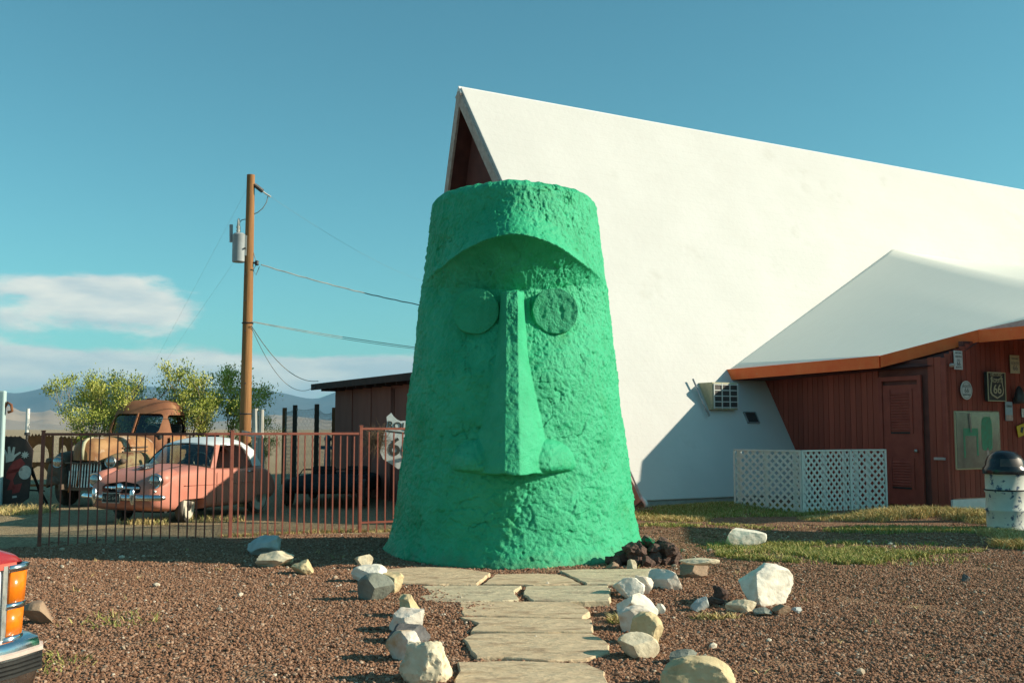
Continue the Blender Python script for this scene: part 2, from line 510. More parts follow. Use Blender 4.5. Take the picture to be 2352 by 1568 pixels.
M['s_white'] = stone_mat('white_quartz', (0.70, 0.64, 0.53), (0.80, 0.75, 0.64), (0.60, 0.50, 0.38))
M['s_cream'] = stone_mat('cream_stone', (0.64, 0.54, 0.37), (0.74, 0.64, 0.46), (0.50, 0.40, 0.26), 9)
M['s_pink'] = stone_mat('pinkish_quartz', (0.70, 0.58, 0.46), (0.78, 0.70, 0.59), (0.60, 0.42, 0.29))
M['s_ochre'] = stone_mat('ochre_stone', (0.54, 0.41, 0.22), (0.64, 0.52, 0.31), (0.36, 0.26, 0.14))
M['s_grey'] = stone_mat('blue_grey_stone', (0.24, 0.26, 0.25), (0.32, 0.34, 0.31), (0.18, 0.19, 0.18))
M['s_green'] = stone_mat('grey_green_slate', (0.19, 0.20, 0.165), (0.27, 0.28, 0.23), (0.15, 0.15, 0.13))
M['s_dark'] = stone_mat('dark_basalt', (0.09, 0.085, 0.085), (0.16, 0.15, 0.145), (0.06, 0.055, 0.055))
M['s_lava'] = stone_mat('brown_lava', (0.095, 0.056, 0.044), (0.145, 0.088, 0.068), (0.05, 0.034, 0.03), 12)
M['s_paleblue'] = stone_mat('pale_grey_stone', (0.40, 0.42, 0.40), (0.48, 0.50, 0.47), (0.33, 0.33, 0.30))
M['s_orange'] = stone_mat('white_orange_stone', (0.64, 0.58, 0.48), (0.72, 0.67, 0.58), (0.52, 0.27, 0.10), 3)
M['s_brown'] = stone_mat('brown_sandstone', (0.30, 0.19, 0.125), (0.38, 0.26, 0.17), (0.22, 0.13, 0.09))
M['s_greenpaint'] = mat('lava_green_splash', (0.10, 0.06, 0.048), (0.15, 0.09, 0.07), scale=12, rough=0.85, bump=0.6, bscale=16, bdist=0.015,
                        c3=(0.012, 0.22, 0.09), c3scale=7, c3lo=0.54, c3hi=0.60)
M['flag_tan'] = mat('tan_flagstone', (0.60, 0.44, 0.27), (0.69, 0.53, 0.34), scale=3, rough=0.85, bump=1.0, bscale=7, bdist=0.03, stretch=(1, 2.6, 1), c3=(0.38, 0.25, 0.15), c3scale=4, c3lo=0.50, c3hi=0.66)
M['flag_grey'] = mat('grey_green_flagstone', (0.55, 0.45, 0.29), (0.62, 0.52, 0.345), scale=3, rough=0.85, bump=1.0, bscale=7, bdist=0.03, stretch=(1, 2.0, 1), c3=(0.34, 0.25, 0.17), c3scale=3, c3lo=0.5, c3hi=0.68)

# ------------------------------------------------------------------ ground


def smooth(a, b, x):
    t = min(1.0, max(0.0, (x - a) / (b - a)))
    return t * t * (3 - 2 * t)


def gz(x, y):
    f = 1 - smooth(30, 60, math.hypot(x, y))
    z = 0.016 * math.sin(0.9 * x + 0.4 * y) + 0.014 * math.sin(1.3 * y - 0.7 * x + 1.0) + 0.010 * math.sin(2.1 * x + 1.7 * y)
    z *= smooth(5.5, 9, y) * f
    z += 0.16 * math.exp(-((x - 4.1) / 1.0) ** 2 - ((y - 19.75) / 0.8) ** 2)
    z += 0.05 * math.exp(-((x - 7.0) / 1.6) ** 2 - ((y - 17.6) / 0.5) ** 2)
    return z


def ground_mat():
    m = bpy.data.materials.new('desert_ground'); m.use_nodes = True
    nt = m.node_tree; N, L = nt.nodes.new, nt.links.new
    b = nt.nodes['Principled BSDF']; b.inputs['Roughness'].default_value = 0.95; b.inputs['Specular IOR Level'].default_value = 0.15

    def mth(op, a, bb=None, clamp=False):
        q = N('ShaderNodeMath'); q.operation = op; q.use_clamp = clamp
        for i, v in enumerate((a, bb)):
            if v is None: continue
            if isinstance(v, (int, float)): q.inputs[i].default_value = v
            else: L(v, q.inputs[i])
        return q.outputs[0]

    def rng(v, a, bb, c, d, sm=True):
        q = N('ShaderNodeMapRange'); q.interpolation_type = 'SMOOTHSTEP' if sm else 'LINEAR'
        L(v, q.inputs[0])
        for i, t in enumerate((a, bb, c, d)): q.inputs[1 + i].default_value = t
        return q.outputs[0]

    def noise(scale, detail=5, rough=0.6):
        q = N('ShaderNodeTexNoise'); q.inputs['Scale'].default_value = scale; q.inputs['Detail'].default_value = detail
        q.inputs['Roughness'].default_value = rough
        L(geo.outputs['Position'], q.inputs['Vector'])
        return q.outputs[0]

    def ramp(v, stops):
        q = N('ShaderNodeValToRGB'); L(v, q.inputs[0])
        e = q.color_ramp.elements
        while len(e) < len(stops): e.new(0.5)
        for i, (p, c) in enumerate(stops):
            e[i].position = p; e[i].color = (*c, 1)
        return q.outputs[0]

    def mixc(f, a, c):
        q = N('ShaderNodeMix'); q.data_type = 'RGBA'
        L(f, q.inputs[0]); L(a, q.inputs[6]); L(c, q.inputs[7])
        return q.outputs[2]
    geo = N('ShaderNodeNewGeometry')
    sp = N('ShaderNodeSeparateXYZ'); L(geo.outputs['Position'], sp.inputs[0])
    x, y = sp.outputs[0], sp.outputs[1]
    vor = N('ShaderNodeTexVoronoi'); vor.inputs['Scale'].default_value = 42
    L(geo.outputs['Position'], vor.inputs['Vector'])
    sepc = N('ShaderNodeSeparateColor'); L(vor.outputs['Color'], sepc.inputs[0])
    red = ramp(sepc.outputs[0], [(0.0, (0.16, 0.080, 0.048)), (0.45, (0.25, 0.132, 0.077)), (0.8, (0.33, 0.195, 0.120)), (1.0, (0.42, 0.28, 0.19))])
    tan = ramp(sepc.outputs[1], [(0.0, (0.22, 0.155, 0.09)), (0.5, (0.37, 0.27, 0.155)), (1.0, (0.52, 0.40, 0.245))])
    far = ramp(noise(0.05, 8), [(0.3, (0.33, 0.245, 0.155)), (0.55, (0.42, 0.32, 0.205)), (0.75, (0.30, 0.24, 0.14))])
    nz = noise(0.8, 6)
    yb = mth('ADD', mth('MULTIPLY', x, 0.45), 16.6)
    yb = mth('ADD', yb, rng(x, -1.5, 1.0, 0.0, 6.0))
    dd = mth('ADD', mth('SUBTRACT', yb, y), mth('MULTIPLY', mth('SUBTRACT', nz, 0.5), 2.2))
    f_red = rng(dd, -0.3, 0.3, 0.0, 1.0)
    col = mixc(rng(y, 34, 60, 0.0, 1.0), tan, far)
    col = mixc(f_red, col, red)
    # patches of sandier soil among the stones
    col2 = mixc(rng(noise(1.7, 7), 0.60, 0.74, 0.0, 0.55), col, tan)
    L(col2, b.inputs['Base Color'])
    bp = N('ShaderNodeBump'); bp.inputs['Strength'].default_value = 0.9; bp.inputs['Distance'].default_value = 0.03
    h = mth('ADD', mth('MULTIPLY', vor.outputs['Distance'], -1.0), mth('MULTIPLY', noise(9, 6), 0.8))
    L(h, bp.inputs['Height']); L(bp.outputs[0], b.inputs['Normal'])
    return m


def axis(lo, hi, step, far, ratio=1.35):
    a = list(np.arange(lo, hi + 1e-6, step))
    d = step
    up = [hi]
    while up[-1] < far:
        d *= ratio; up.append(up[-1] + d)
    d = step; dn = [lo]
    while dn[-1] > -far:
        d *= ratio; dn.append(dn[-1] - d)
    return dn[:0:-1] + a + up[1:]


gx_, gy_ = axis(-16, 16, 0.25, 20500), axis(3, 27, 0.25, 20500)
gv = [(px_, py_, gz(px_, py_)) for py_ in gy_ for px_ in gx_]
nx = len(gx_)
gf = [(j * nx + i, j * nx + i + 1, (j + 1) * nx + i + 1, (j + 1) * nx + i) for j in range(len(gy_) - 1) for i in range(nx - 1)]
gme = bpy.data.meshes.new('ground'); gme.from_pydata(gv, [], gf)
gme.polygons.foreach_set('use_smooth', [True] * len(gf))
ground = link('ground', gme, ground_mat())
tag(ground, 'gravelly desert ground running out to the mountains', kind='structure')


# ---- loose gravel: clusters of small stones set out by geometry nodes
def attr_mat(name, stops, rough=0.9, attr='rnd', obj_amount=0.25):
    m = bpy.data.materials.new(name); m.use_nodes = True
    nt = m.node_tree; N, L = nt.nodes.new, nt.links.new
    b = nt.nodes['Principled BSDF']; b.inputs['Roughness'].default_value = rough; b.inputs['Specular IOR Level'].default_value = 0.2
    a = N('ShaderNodeAttribute'); a.attribute_name = attr
    oi = N('ShaderNodeObjectInfo')
    ad = N('ShaderNodeMath'); ad.operation = 'MULTIPLY_ADD'; ad.inputs[1].default_value = obj_amount; L(oi.outputs['Random'], ad.inputs[0]); L(a.outputs['Fac'], ad.inputs[2])
    fr = N('ShaderNodeMath'); fr.operation = 'FRACT'; L(ad.outputs[0], fr.inputs[0])
    r = N('ShaderNodeValToRGB'); L(fr.outputs[0], r.inputs[0])
    e = r.color_ramp.elements
    while len(e) < len(stops): e.new(0.5)
    for i, (p, c) in enumerate(stops):
        e[i].position = p; e[i].color = (*c, 1)
    L(r.outputs[0], b.inputs['Base Color'])
    return m


M['gravel'] = attr_mat('lava_gravel', [(0.0, (0.18, 0.090, 0.055)), (0.40, (0.26, 0.135, 0.080)), (0.68, (0.335, 0.188, 0.114)),
                                       (0.90, (0.34, 0.205, 0.14)), (0.985, (0.44, 0.31, 0.22)), (1.0, (0.58, 0.50, 0.40))])
M['pebble'] = attr_mat('pale_pebble', [(0, (0.30, 0.20, 0.14)), (0.5, (0.46, 0.36, 0.26)), (1, (0.66, 0.58, 0.46))], obj_amount=1.0)
ICO = None


def ico(sub):
    bm = bmesh.new(); bmesh.ops.create_icosphere(bm, subdivisions=sub, radius=1.0)
    v = np.array([p.co[:] for p in bm.verts]); f = [tuple(q.index for q in fc.verts) for fc in bm.faces]
    bm.free()
    return v, f


ico1v, ico1f = ico(1)


def cluster(seed, n, rad, rmean):
    rg = np.random.default_rng(seed)
    vs, fs, at_ = [], [], []
    for i in range(n):
        r = rmean * min(1.75, float(np.exp(rg.normal(0, 0.36))))
        a, d = rg.uniform(0, 6.28), rad * math.sqrt(rg.uniform(0, 1))
        v = ico1v * (1 + rg.normal(0, 0.16, (len(ico1v), 1)))
        v = v * np.array([1.0, rg.uniform(0.65, 1.0), rg.uniform(0.5, 0.85)]) * r
        t1, t2 = rg.uniform(0, 6.28), rg.normal(0, 0.5)
        c1, s1, c2, s2 = math.cos(t1), math.sin(t1), math.cos(t2), math.sin(t2)
        v = v @ np.array([[1, 0, 0], [0, c2, -s2], [0, s2, c2]]) @ np.array([[c1, -s1, 0], [s1, c1, 0], [0, 0, 1]])
        v = v + np.array([d * math.cos(a), d * math.sin(a), r * rg.uniform(-0.1, 0.65)])
        b = len(vs); vs += [tuple(p) for p in v]
        fs += [tuple(b + k for k in f) for f in ico1f]
        at_ += [rg.uniform(0, 1)] * len(v)
    me = bpy.data.meshes.new('gravel_cluster'); me.from_pydata(vs, [], fs)
    at = me.attributes.new('rnd', 'FLOAT', 'POINT'); at.data.foreach_set('value', at_)
    me.materials.append(M['gravel'])
    return me


def scatter(name, pts, variants, label, scl=(0.85, 1.2)):
    """vertices carrying instances of the variants, chosen, turned and scaled at random"""
    col = bpy.data.collections.new(name + '_variants')
    for i, me in enumerate(variants):
        o = bpy.data.objects.new('%s_piece' % name, me); col.objects.link(o)
    me = bpy.data.meshes.new(name); me.from_pydata([tuple(p) for p in pts], [], [])
    o = link(name, me)
    ng = bpy.data.node_groups.new(name + '_scatter', 'GeometryNodeTree')
    ng.interface.new_socket('Geometry', in_out='INPUT', socket_type='NodeSocketGeometry')
    ng.interface.new_socket('Geometry', in_out='OUTPUT', socket_type='NodeSocketGeometry')
    N, L = ng.nodes.new, ng.links.new
    gi, go = N('NodeGroupInput'), N('NodeGroupOutput')
    ci = N('GeometryNodeCollectionInfo'); ci.inputs['Collection'].default_value = col
    ci.inputs['Separate Children'].default_value = True; ci.inputs['Reset Children'].default_value = True
    ip = N('GeometryNodeInstanceOnPoints'); ip.inputs['Pick Instance'].default_value = True
    rv = N('FunctionNodeRandomValue'); rv.data_type = 'INT'
    rv.inputs[4].default_value = 0; rv.inputs[5].default_value = len(variants) - 1
    rr = N('FunctionNodeRandomValue'); rr.data_type = 'FLOAT_VECTOR'
    rr.inputs[0].default_value = (-0.06, -0.06, 0); rr.inputs[1].default_value = (0.06, 0.06, 6.283)
    rs = N('FunctionNodeRandomValue'); rs.data_type = 'FLOAT'
    rs.inputs[2].default_value = scl[0]; rs.inputs[3].default_value = scl[1]
    L(gi.outputs[0], ip.inputs['Points']); L(ci.outputs[0], ip.inputs['Instance'])
    L(rv.outputs[2], ip.inputs['Instance Index']); L(rr.outputs[0], ip.inputs['Rotation']); L(rs.outputs[1], ip.inputs['Scale'])
    L(ip.outputs[0], go.inputs[0])
    md = o.modifiers.new('scatter', 'NODES'); md.node_group = ng
    tag(o, label, kind='stuff')
    return o


HEADC = Vector((0.03, 13.72, 0))


def near_head(x, y, m=0.0):
    return math.hypot(x - HEADC.x, (y - HEADC.y) * (0.85 if y < HEADC.y else 1.0)) < 1.62 + m


gp = []
step = 0.135
yy = 4.0
while yy < 16.9:
    xx = -(0.52 * yy + 1.6)
    while xx < 0.52 * yy + 1.6:
        px_, py_ = xx + random.uniform(-.07, .07), yy + random.uniform(-.07, .07)
        lim = 16.5 + 0.45 * px_ + 8 * smooth(-1.5, 1.0, px_)
        if py_ < lim + random.gauss(0, 0.35) and not near_head(px_, py_, -0.1):
            dens = 1 - 0.45 * smooth(12.5, 17, py_)
            if mnoise.noise(Vector((px_ * 0.9, py_ * 0.9, 3))) > 0.36: dens *= 0.4
            if random.random() < dens:
                gp.append((px_, py_, gz(px_, py_) - 0.002))
        xx += step
    yy += step
scatter('gravel', gp, [cluster(100 + i, 84, 0.125, 0.0090) for i in range(12)], 'loose red brown lava gravel covering the yard')


pp = []
for k in range(420):
    y_ = 4.5 + 10 * random.random() ** 0.8; x_ = random.uniform(-1, 1) * (0.52 * y_ + 1.2)
    if not near_head(x_, y_, 0.05) and y_ < 16 + 0.45 * x_ + 8 * smooth(-1.5, 1.0, x_): pp.append((x_, y_, gz(x_, y_) + 0.008))
pv = []
for i in range(7):
    me = cluster(300 + i, 1, 0.001, 0.019); me.materials.clear(); me.materials.append(M['pebble']); pv.append(me)
scatter('pebbles', pp, pv, 'scattered pale pebbles lying on the red gravel', (0.5, 1.25))

# ---- grass
def blades(name, spots, mats, label):
    """spots: (x, y, height, lean, material index)"""
    rg = random.Random(5)
    v, f, mi, at_ = [], [], [], []
    for (x, y, h, lean, m) in spots:
        a = rg.uniform(0, 6.28); w = rg.uniform(0.003, 0.0065)
        la = rg.uniform(0, 6.28); l = h * lean * rg.uniform(0.3, 1.2)
        z = gz(x, y) - 0.005
        b = len(v)
        dx, dy = math.cos(a) * w, math.sin(a) * w
        mx, my = math.cos(la) * l, math.sin(la) * l
        v += [(x - dx, y - dy, z), (x + dx, y + dy, z), (x + mx * .45 + dx * .8, y + my * .45 + dy * .8, z + h * .62), (x + mx * .45 - dx * .8, y + my * .45 - dy * .8, z + h * .62), (x + mx, y + my, z + h * rg.uniform(.75, 1))]
        f += [(b, b + 1, b + 2, b + 3), (b + 3, b + 2, b + 4)]
        mi += [m, m]; at_ += [rg.random()] * 5
    me = bpy.data.meshes.new(name); me.from_pydata(v, [], f)
    for m in mats: me.materials.append(m)
    me.polygons.foreach_set('material_index', mi)
    at = me.attributes.new('rnd', 'FLOAT', 'POINT'); at.data.foreach_set('value', at_)
    o = link(name, me)
    return tag(o, label, kind='stuff')


M['grass'] = attr_mat('green_grass', [(0, (0.15, 0.18, 0.04)), (0.5, (0.28, 0.30, 0.075)), (0.8, (0.44, 0.40, 0.135)), (1, (0.58, 0.48, 0.22))], obj_amount=0)
M['straw'] = attr_mat('straw', [(0, (0.38, 0.28, 0.11)), (0.5, (0.56, 0.43, 0.18)), (1, (0.70, 0.57, 0.29))], obj_amount=0)


def patch(cx, cy, rx, ry, n, h, m, thr=0.0, lean=0.8, sc=1.6, seed=0, hv=0.5):
    out = []
    rg = random.Random(int(cx * 100 + cy * 10 + seed))
    while len(out) < n:
        a, d = rg.uniform(0, 6.28), math.sqrt(rg.random())
        x, y = cx + rx * d * math.cos(a), cy + ry * d * math.sin(a)
        q = mnoise.noise(Vector((x * sc, y * sc, 1.5 + seed))) + 0.35 * mnoise.noise(Vector((x * sc * 4, y * sc * 4, 7)))
        if q + 0.45 * (1 - d * d) - 0.25 < thr and rg.random() < 0.96:
            n -= 0.25
            continue
        out.append((x, y, h * rg.uniform(1 - hv, 1 + hv), lean, m if rg.random() < 0.86 else 1 - m))
    return out


sp = []
sp += patch(3.95, 12.45, 1.5, 0.85, 24000, 0.06, 0, -0.12)
sp += patch(4.3, 13.5, 1.9, 0.9, 9000, 0.06, 0, 0.0, seed=2)
sp += patch(3.2, 13.0, 0.9, 0.6, 1500, 0.045, 1, 0.1, seed=3)
sp += patch(4.1, 19.5, 1.9, 1.2, 12000, 0.06, 0, -0.3, seed=4)
sp += patch(2.75, 17.8, 0.7, 0.55, 3200, 0.07, 1, -0.3, seed=5)
sp += patch(3.0, 18.8, 1.2, 0.9, 5000, 0.05, 0, -0.3, seed=15)
for k in range(9):
    sp += patch(5.3 + k * 0.42, 17.75 + 0.1 * math.sin(k * 2), 0.42, 0.55, 1500, 0.06 + 0.085 * smooth(0, 3, k), 1, -0.3, seed=6 + k, lean=0.9)
sp += patch(6.3, 16.0, 1.5, 0.55, 6500, 0.055, 0, -0.1, seed=8)
sp += patch(3.4, 16.4, 1.7, 0.5, 3000, 0.045, 0, 0.05, seed=28)
sp += patch(6.85, 13.75, 0.55, 0.55, 3200, 0.12, 1, -0.2, seed=9, lean=1.2)
sp += patch(7.4, 14.9, 0.7, 0.5, 2600, 0.10, 1, -0.2, seed=10, lean=1.2)
sp += patch(8.3, 17.2, 0.9, 0.6, 2500, 0.10, 1, -0.2, seed=11, lean=1.0)
sp += patch(0.95, 8.55, 0.16, 0.10, 420, 0.06, 1, -0.6, seed=12, lean=1.5)
sp += patch(1.75, 8.75, 0.25, 0.10, 260, 0.05, 1, -0.6, seed=13, lean=1.5)
sp += patch(-4.9, 17.1, 0.5, 0.15, 260, 0.10, 1, -0.4, seed=14)
sp += patch(-5.9, 16.6, 0.5, 0.15, 260, 0.10, 1, -0.4, seed=24)
sp += patch(-9.3, 19.2, 0.8, 0.6, 1400, 0.12, 1, -0.2, seed=16)
sp += patch(-3.1, 6.9, 0.35, 0.3, 160, 0.05, 0, -0.4, seed=17, lean=1.5)
sp += patch(-3.3, 8.3, 0.5, 0.4, 160, 0.05, 0, -0.4, seed=18, lean=1.5)
for k in range(60):
    cx, cy = random.uniform(-6, 6.5), random.uniform(6, 13)
    sp += patch(cx, cy, 0.06, 0.05, random.randint(2, 7), 0.05, 1, -1, seed=40 + k, lean=1.6)
for k in range(16):
    t = k / 15
    sp += patch(-4.1 + 2.6 * t, 15.15 + 1.2 * t, 0.2, 0.12, 110, 0.05, 1, -0.5, seed=120 + k, lean=1.5)
blades('grass', sp, [M['grass'], M['straw']], 'short green grass and dry straw growing through the gravel')

# ------------------------------------------------------------------ mountains
def interp(x, xs, ys):
    return float(np.interp(x, xs, ys))


def mountain(name, prof, r0, r1, mt, label, amp, seed, ncols=420, nrows=44, power=1.0):
    """a range between the radii r0 and r1; prof: (azimuth in degrees, crest elevation in degrees)"""
    A = [p[0] for p in prof]; E_ = [p[1] for p in prof]
    azs = np.linspace(A[0], A[-1], ncols)
    vs, fs = [], []
    rc = r0 + (r1 - r0) * 0.62
    for j in range(nrows):
        t = j / (nrows - 1)
        r = r0 + (r1 - r0) * t
        sh = smooth(0, 0.62, t) ** power if t < 0.62 else 1 - smooth(0.62, 1.0, t)
        for a in azs:
            el = interp(a, A, E_)
            h = math.tan(R(max(el, 0.02))) * rc
            x, y = r * math.sin(R(a)), r * math.cos(R(a))
            q = Vector((x / (rc * 0.055), y / (rc * 0.055), seed))
            rid = mnoise.ridged_multi_fractal(q, 1.0, 2.1, 6, 1.0, 2.0) * 0.5
            fb = mnoise.fractal(q * 0.5, 1.0, 2.0, 5)
            mid = 4 * sh * (1 - sh)
            z = h * (sh + amp * mid * (rid - 0.75)) + h * 0.03 * fb * sh
            vs.append((x, y, z - 2.0))
    for j in range(nrows - 1):
        for i in range(ncols - 1):
            k = j * ncols + i
            fs.append((k, k + 1, k + ncols + 1, k + ncols))
    me = bpy.data.meshes.new(name); me.from_pydata(vs, [], fs)
    me.polygons.foreach_set('use_smooth', [True] * len(fs))
    o = link(name, me, mt)
    return tag(o, label, kind='structure')


def px2ang(x, y):
    r = ray(x, y)
    return math.degrees(math.atan2(r.x, r.y)), math.degrees(math.asin(r.z / r.length))


M['mtn_far'] = mat('far_mountain_rock', (0.055, 0.060, 0.062), (0.095, 0.095, 0.09), scale=0.0006, rough=0.95)
M['mtn_near'] = mat('tan_hill_rock', (0.38, 0.29, 0.215), (0.29, 0.215, 0.155), scale=0.0012, rough=0.95)
far_p = [(0, 900), (41, 903), (73, 897), (117, 885), (171, 886), (195, 888), (207, 885), (244, 888), (264, 883), (330, 886), (400, 893), (450, 889), (549, 894), (575, 894.7), (611, 898.5), (651, 904), (698, 914.6), (728, 916), (745, 910), (772, 899), (860, 888), (980, 905)]
pf = [(-70, 2.0), (-60, 2.6), (-50, 1.8), (-42, 2.5), (-34, 1.9)] + [px2ang(*p) for p in far_p] + [(0, 2.0), (8, 2.6), (16, 1.9), (26, 2.4), (36, 1.6), (48, 2.3), (60, 1.7), (72, 2.2)]
mountain('far_mountains', pf, 11000, 19000, M['mtn_far'], 'hazy blue mountain range along the horizon', 0.30, 2.2)
near_p = [(-60, 925), (0, 932), (20, 929), (49, 944), (93, 946), (115, 940), (137, 950), (166, 957), (215, 966), (270, 958), (330, 966), (420, 972), (520, 965), (580, 962), (620, 950), (680, 955), (740, 962), (800, 968)]
pn = [(-70, 1.0), (-58, 1.5), (-48, 0.9), (-38, 1.6), (-32, 1.2)] + [px2ang(*p) for p in near_p] + [(-4, 0.2), (6, 0.3), (20, 0.6), (40, 0.4), (60, 0.8), (72, 0.5)]
mountain('tan_hills', pn, 5200, 8600, M['mtn_near'], 'bare tan foothills below the blue range', 0.55, 8.4, power=0.8)

# ------------------------------------------------------------------ the white A-frame building
TH = R(29.5)
P0 = Vector((2.61, 20.517, 0))
U = Vector((math.cos(TH), math.sin(TH), 0)); NV = Vector((math.sin(TH), -math.cos(TH), 0)); ZV = Vector((0, 0, 1))
HW, RIDGE, PROW, BLEN = 5.75, 10.02, 1.25, 34.0


def lc(w):      # world point -> building coordinates (along the ridge, into the building, up)
    d = Vector(w) - P0
    return Vector((d.dot(U), -d.dot(NV), d.z))


def wl(u, m, z):
    return P0 + U * u - NV * m + ZV * z


bld = empty('a_frame_building', P0, TH)
tag(bld, 'large white A-frame building with steep roof and red side wing', 'building')
RN = Vector((0, -RIDGE, HW)).normalized()      # outward normal of the near roof slope, building coordinates
# near slope
o = MB().prism([(0, 0, 0.14), (BLEN, 0, 0.14), (BLEN, HW - 0.08, RIDGE), (-PROW, HW - 0.08, RIDGE)], -RN * 0.20).build('roof_slope', M['white_roof'], bld, bevel=0.015)
RN2 = Vector((0, RIDGE, HW)).normalized()
MB().prism([(0, 2 * HW, 0.14), (BLEN, 2 * HW, 0.14), (BLEN, HW + 0.08, RIDGE), (-PROW, HW + 0.08, RIDGE)], -RN2 * 0.20).build('roof_slope', M['white_roof'], bld, bevel=0.015)
MB().prism([(-PROW - 0.03, HW - 0.13, RIDGE - 0.16), (-PROW - 0.03, HW, RIDGE + 0.05), (-PROW - 0.03, HW + 0.13, RIDGE - 0.16)], (BLEN + PROW, 0, 0)).build('ridge_cap', M['white_paint'], bld)
# rake boards on the edges of the prow
for sgn in (0, 1):
    y0, y1 = (0, HW) if sgn == 0 else (2 * HW, HW)
    nn = RN if sgn == 0 else RN2
    a, b = Vector((-0.05, y0, 0.14)), Vector((-PROW - 0.05, y1 + (-0.06 if sgn == 0 else 0.06), RIDGE - 0.08))
    w = -nn * 0.24
    MB().prism([a - nn * 0.02, b - nn * 0.02, b + w, a + w], (0.06, 0, 0)).build('rake_board', M['rake_trim'], bld)
for y0, y1, nn in ((0.1, HW - 0.12, RN), (2 * HW - 0.1, HW + 0.12, RN2)):
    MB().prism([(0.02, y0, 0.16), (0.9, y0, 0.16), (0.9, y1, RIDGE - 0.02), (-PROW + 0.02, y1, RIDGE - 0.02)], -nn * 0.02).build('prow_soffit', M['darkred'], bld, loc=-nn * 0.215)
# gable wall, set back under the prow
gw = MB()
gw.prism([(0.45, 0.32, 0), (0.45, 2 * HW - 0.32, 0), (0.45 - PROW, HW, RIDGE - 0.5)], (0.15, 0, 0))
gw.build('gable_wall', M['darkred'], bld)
MB().box((-0.42, HW - 0.35, RIDGE - 3.0), (0.14, 0.30, 0.05)).build('gable_lamp', M['white_paint'], bld)
# footing under the eave
MB().box((BLEN / 2 + 0.05, 0.20, 0.035), (BLEN - 0.1, 0.30, 0.26)).build('footing', M['concrete'], bld, bevel=0.01)
MB().tube([(-0.02, -0.12, 0.02), (-0.02, -0.10, 0.10), (0.0, 0.02, 0.16), (0.03, 0.10, 0.20)], 0.045, 10).build('downpipe', M['white_paint'], bld, smooth=True)

# ---- side wing
WU = 4.69                 # wing wall plane
KN = -3.48                # its outer corner
ZS = 0.468                # slope of the wing roof


def zroof(u):
    return 2.89 + ZS * (u - 3.62)


pl = [(3.62, 1.66), (3.75, -2.72), (4.67, -4.26), (5.06, -4.90), (6.01, -6.49), (12.06, 3.93)]
CAMB = lc(Vector((0, 0, CAMZ)))


def push(p, k):      # slide a point along the line of sight
    return CAMB + (p - CAMB) * k


L0 = Vector((3.62, 1.66, zroof(3.62))); T0 = Vector((12.06, 3.93, 6.84)); R0 = Vector((18.2, 3.83, 6.68))
E1 = push(Vector((3.75, -2.72, zroof(3.75))), 1.035)
E2 = push(Vector((4.67, -4.26, zroof(4.67))), 1.06)
E3 = push(Vector((5.06, -4.90, zroof(5.06))), 1.075)
E4 = E3 + (E3 - E2).normalized() * 5.5 + Vector((0, 0, -0.3))
top = [L0, E1, E2, E3, E4]
wr = MB()
nq = 30


def seg(pts, ts, t):
    for i in range(len(ts) - 1):
        if t <= ts[i + 1] or i == len(ts) - 2:
            return pts[i].lerp(pts[i + 1], (t - ts[i]) / (ts[i + 1] - ts[i]))


grid = []
for i in range(nq + 1):
    t = i / nq
    a, b = seg([L0, T0, R0], [0, 0.6, 1], t), seg([E1, E2, E3, E4], [0, 0.3, 0.43333, 1], t)
    grid.append([a.lerp(b, j / nq) - ZV * 0.06 * math.sin(math.pi * t) * math.sin(math.pi * j / nq) for j in range(nq + 1)])
wr.loft(grid)
o = wr.build('wing_roof', M['grey_roof'], bld, smooth=True)
sd = o.modifiers.new('thick', 'SOLIDIFY'); sd.thickness = 0.08; sd.offset = -1


def fascia(name, a, b, h, m, drop=0.0, th=0.05):
    d = (b - a).normalized(); nrm = Vector((d.y, -d.x, 0)).normalized()
    if nrm.x * -0.6 + nrm.y * -0.4 < 0: nrm = -nrm
    q = MB(); q.prism([a + ZV * (0.03 - drop), b + ZV * (0.03 - drop), b + ZV * (-h - drop), a + ZV * (-h - drop)], nrm * th)
    return q.build(name, m, bld)


fascia('fascia', L0 + Vector((0.02, 0.15, 0)), E1, 0.22, M['orange'])
fascia('fascia', E1, E2, 0.21, M['orange'])
fascia('fascia', E2, E4, 0.10, M['rake_trim'])
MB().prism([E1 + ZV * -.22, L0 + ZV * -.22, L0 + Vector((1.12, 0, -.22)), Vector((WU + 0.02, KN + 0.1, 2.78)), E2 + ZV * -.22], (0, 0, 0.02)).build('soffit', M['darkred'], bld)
# entrance canopy running out of the picture on the right
CZ = E2.z - 0.02
CU = E2.x
can = MB(); can.box(((CU + 15) / 2, -5.65, CZ - 0.06), (15 - CU, 4.3, 0.10))
can.build('canopy_roof', M['darkred'], bld)
fascia('canopy_fascia', Vector((CU - 0.02, E2.y - 0.02, CZ)), Vector((CU - 0.02, -7.80, CZ)), 0.21, M['orange'], 0.0)
fascia('canopy_fascia', Vector((CU - 0.04, -7.80, CZ)), Vector((15, -7.80, CZ)), 0.21, M['orange'], 0.0)
for cu in (CU + 0.2, 8.2, 10.6, 12.9):
    MB().box((cu, -7.6, 1.55), (0.14, 0.14, 3.5)).build('canopy_post', M['redboard'], bld)
MB().box((CU + 3.3, -4.35, 3.10), (5.4, 0.09, 0.17)).build('canopy_beam', M['signcream'], bld)
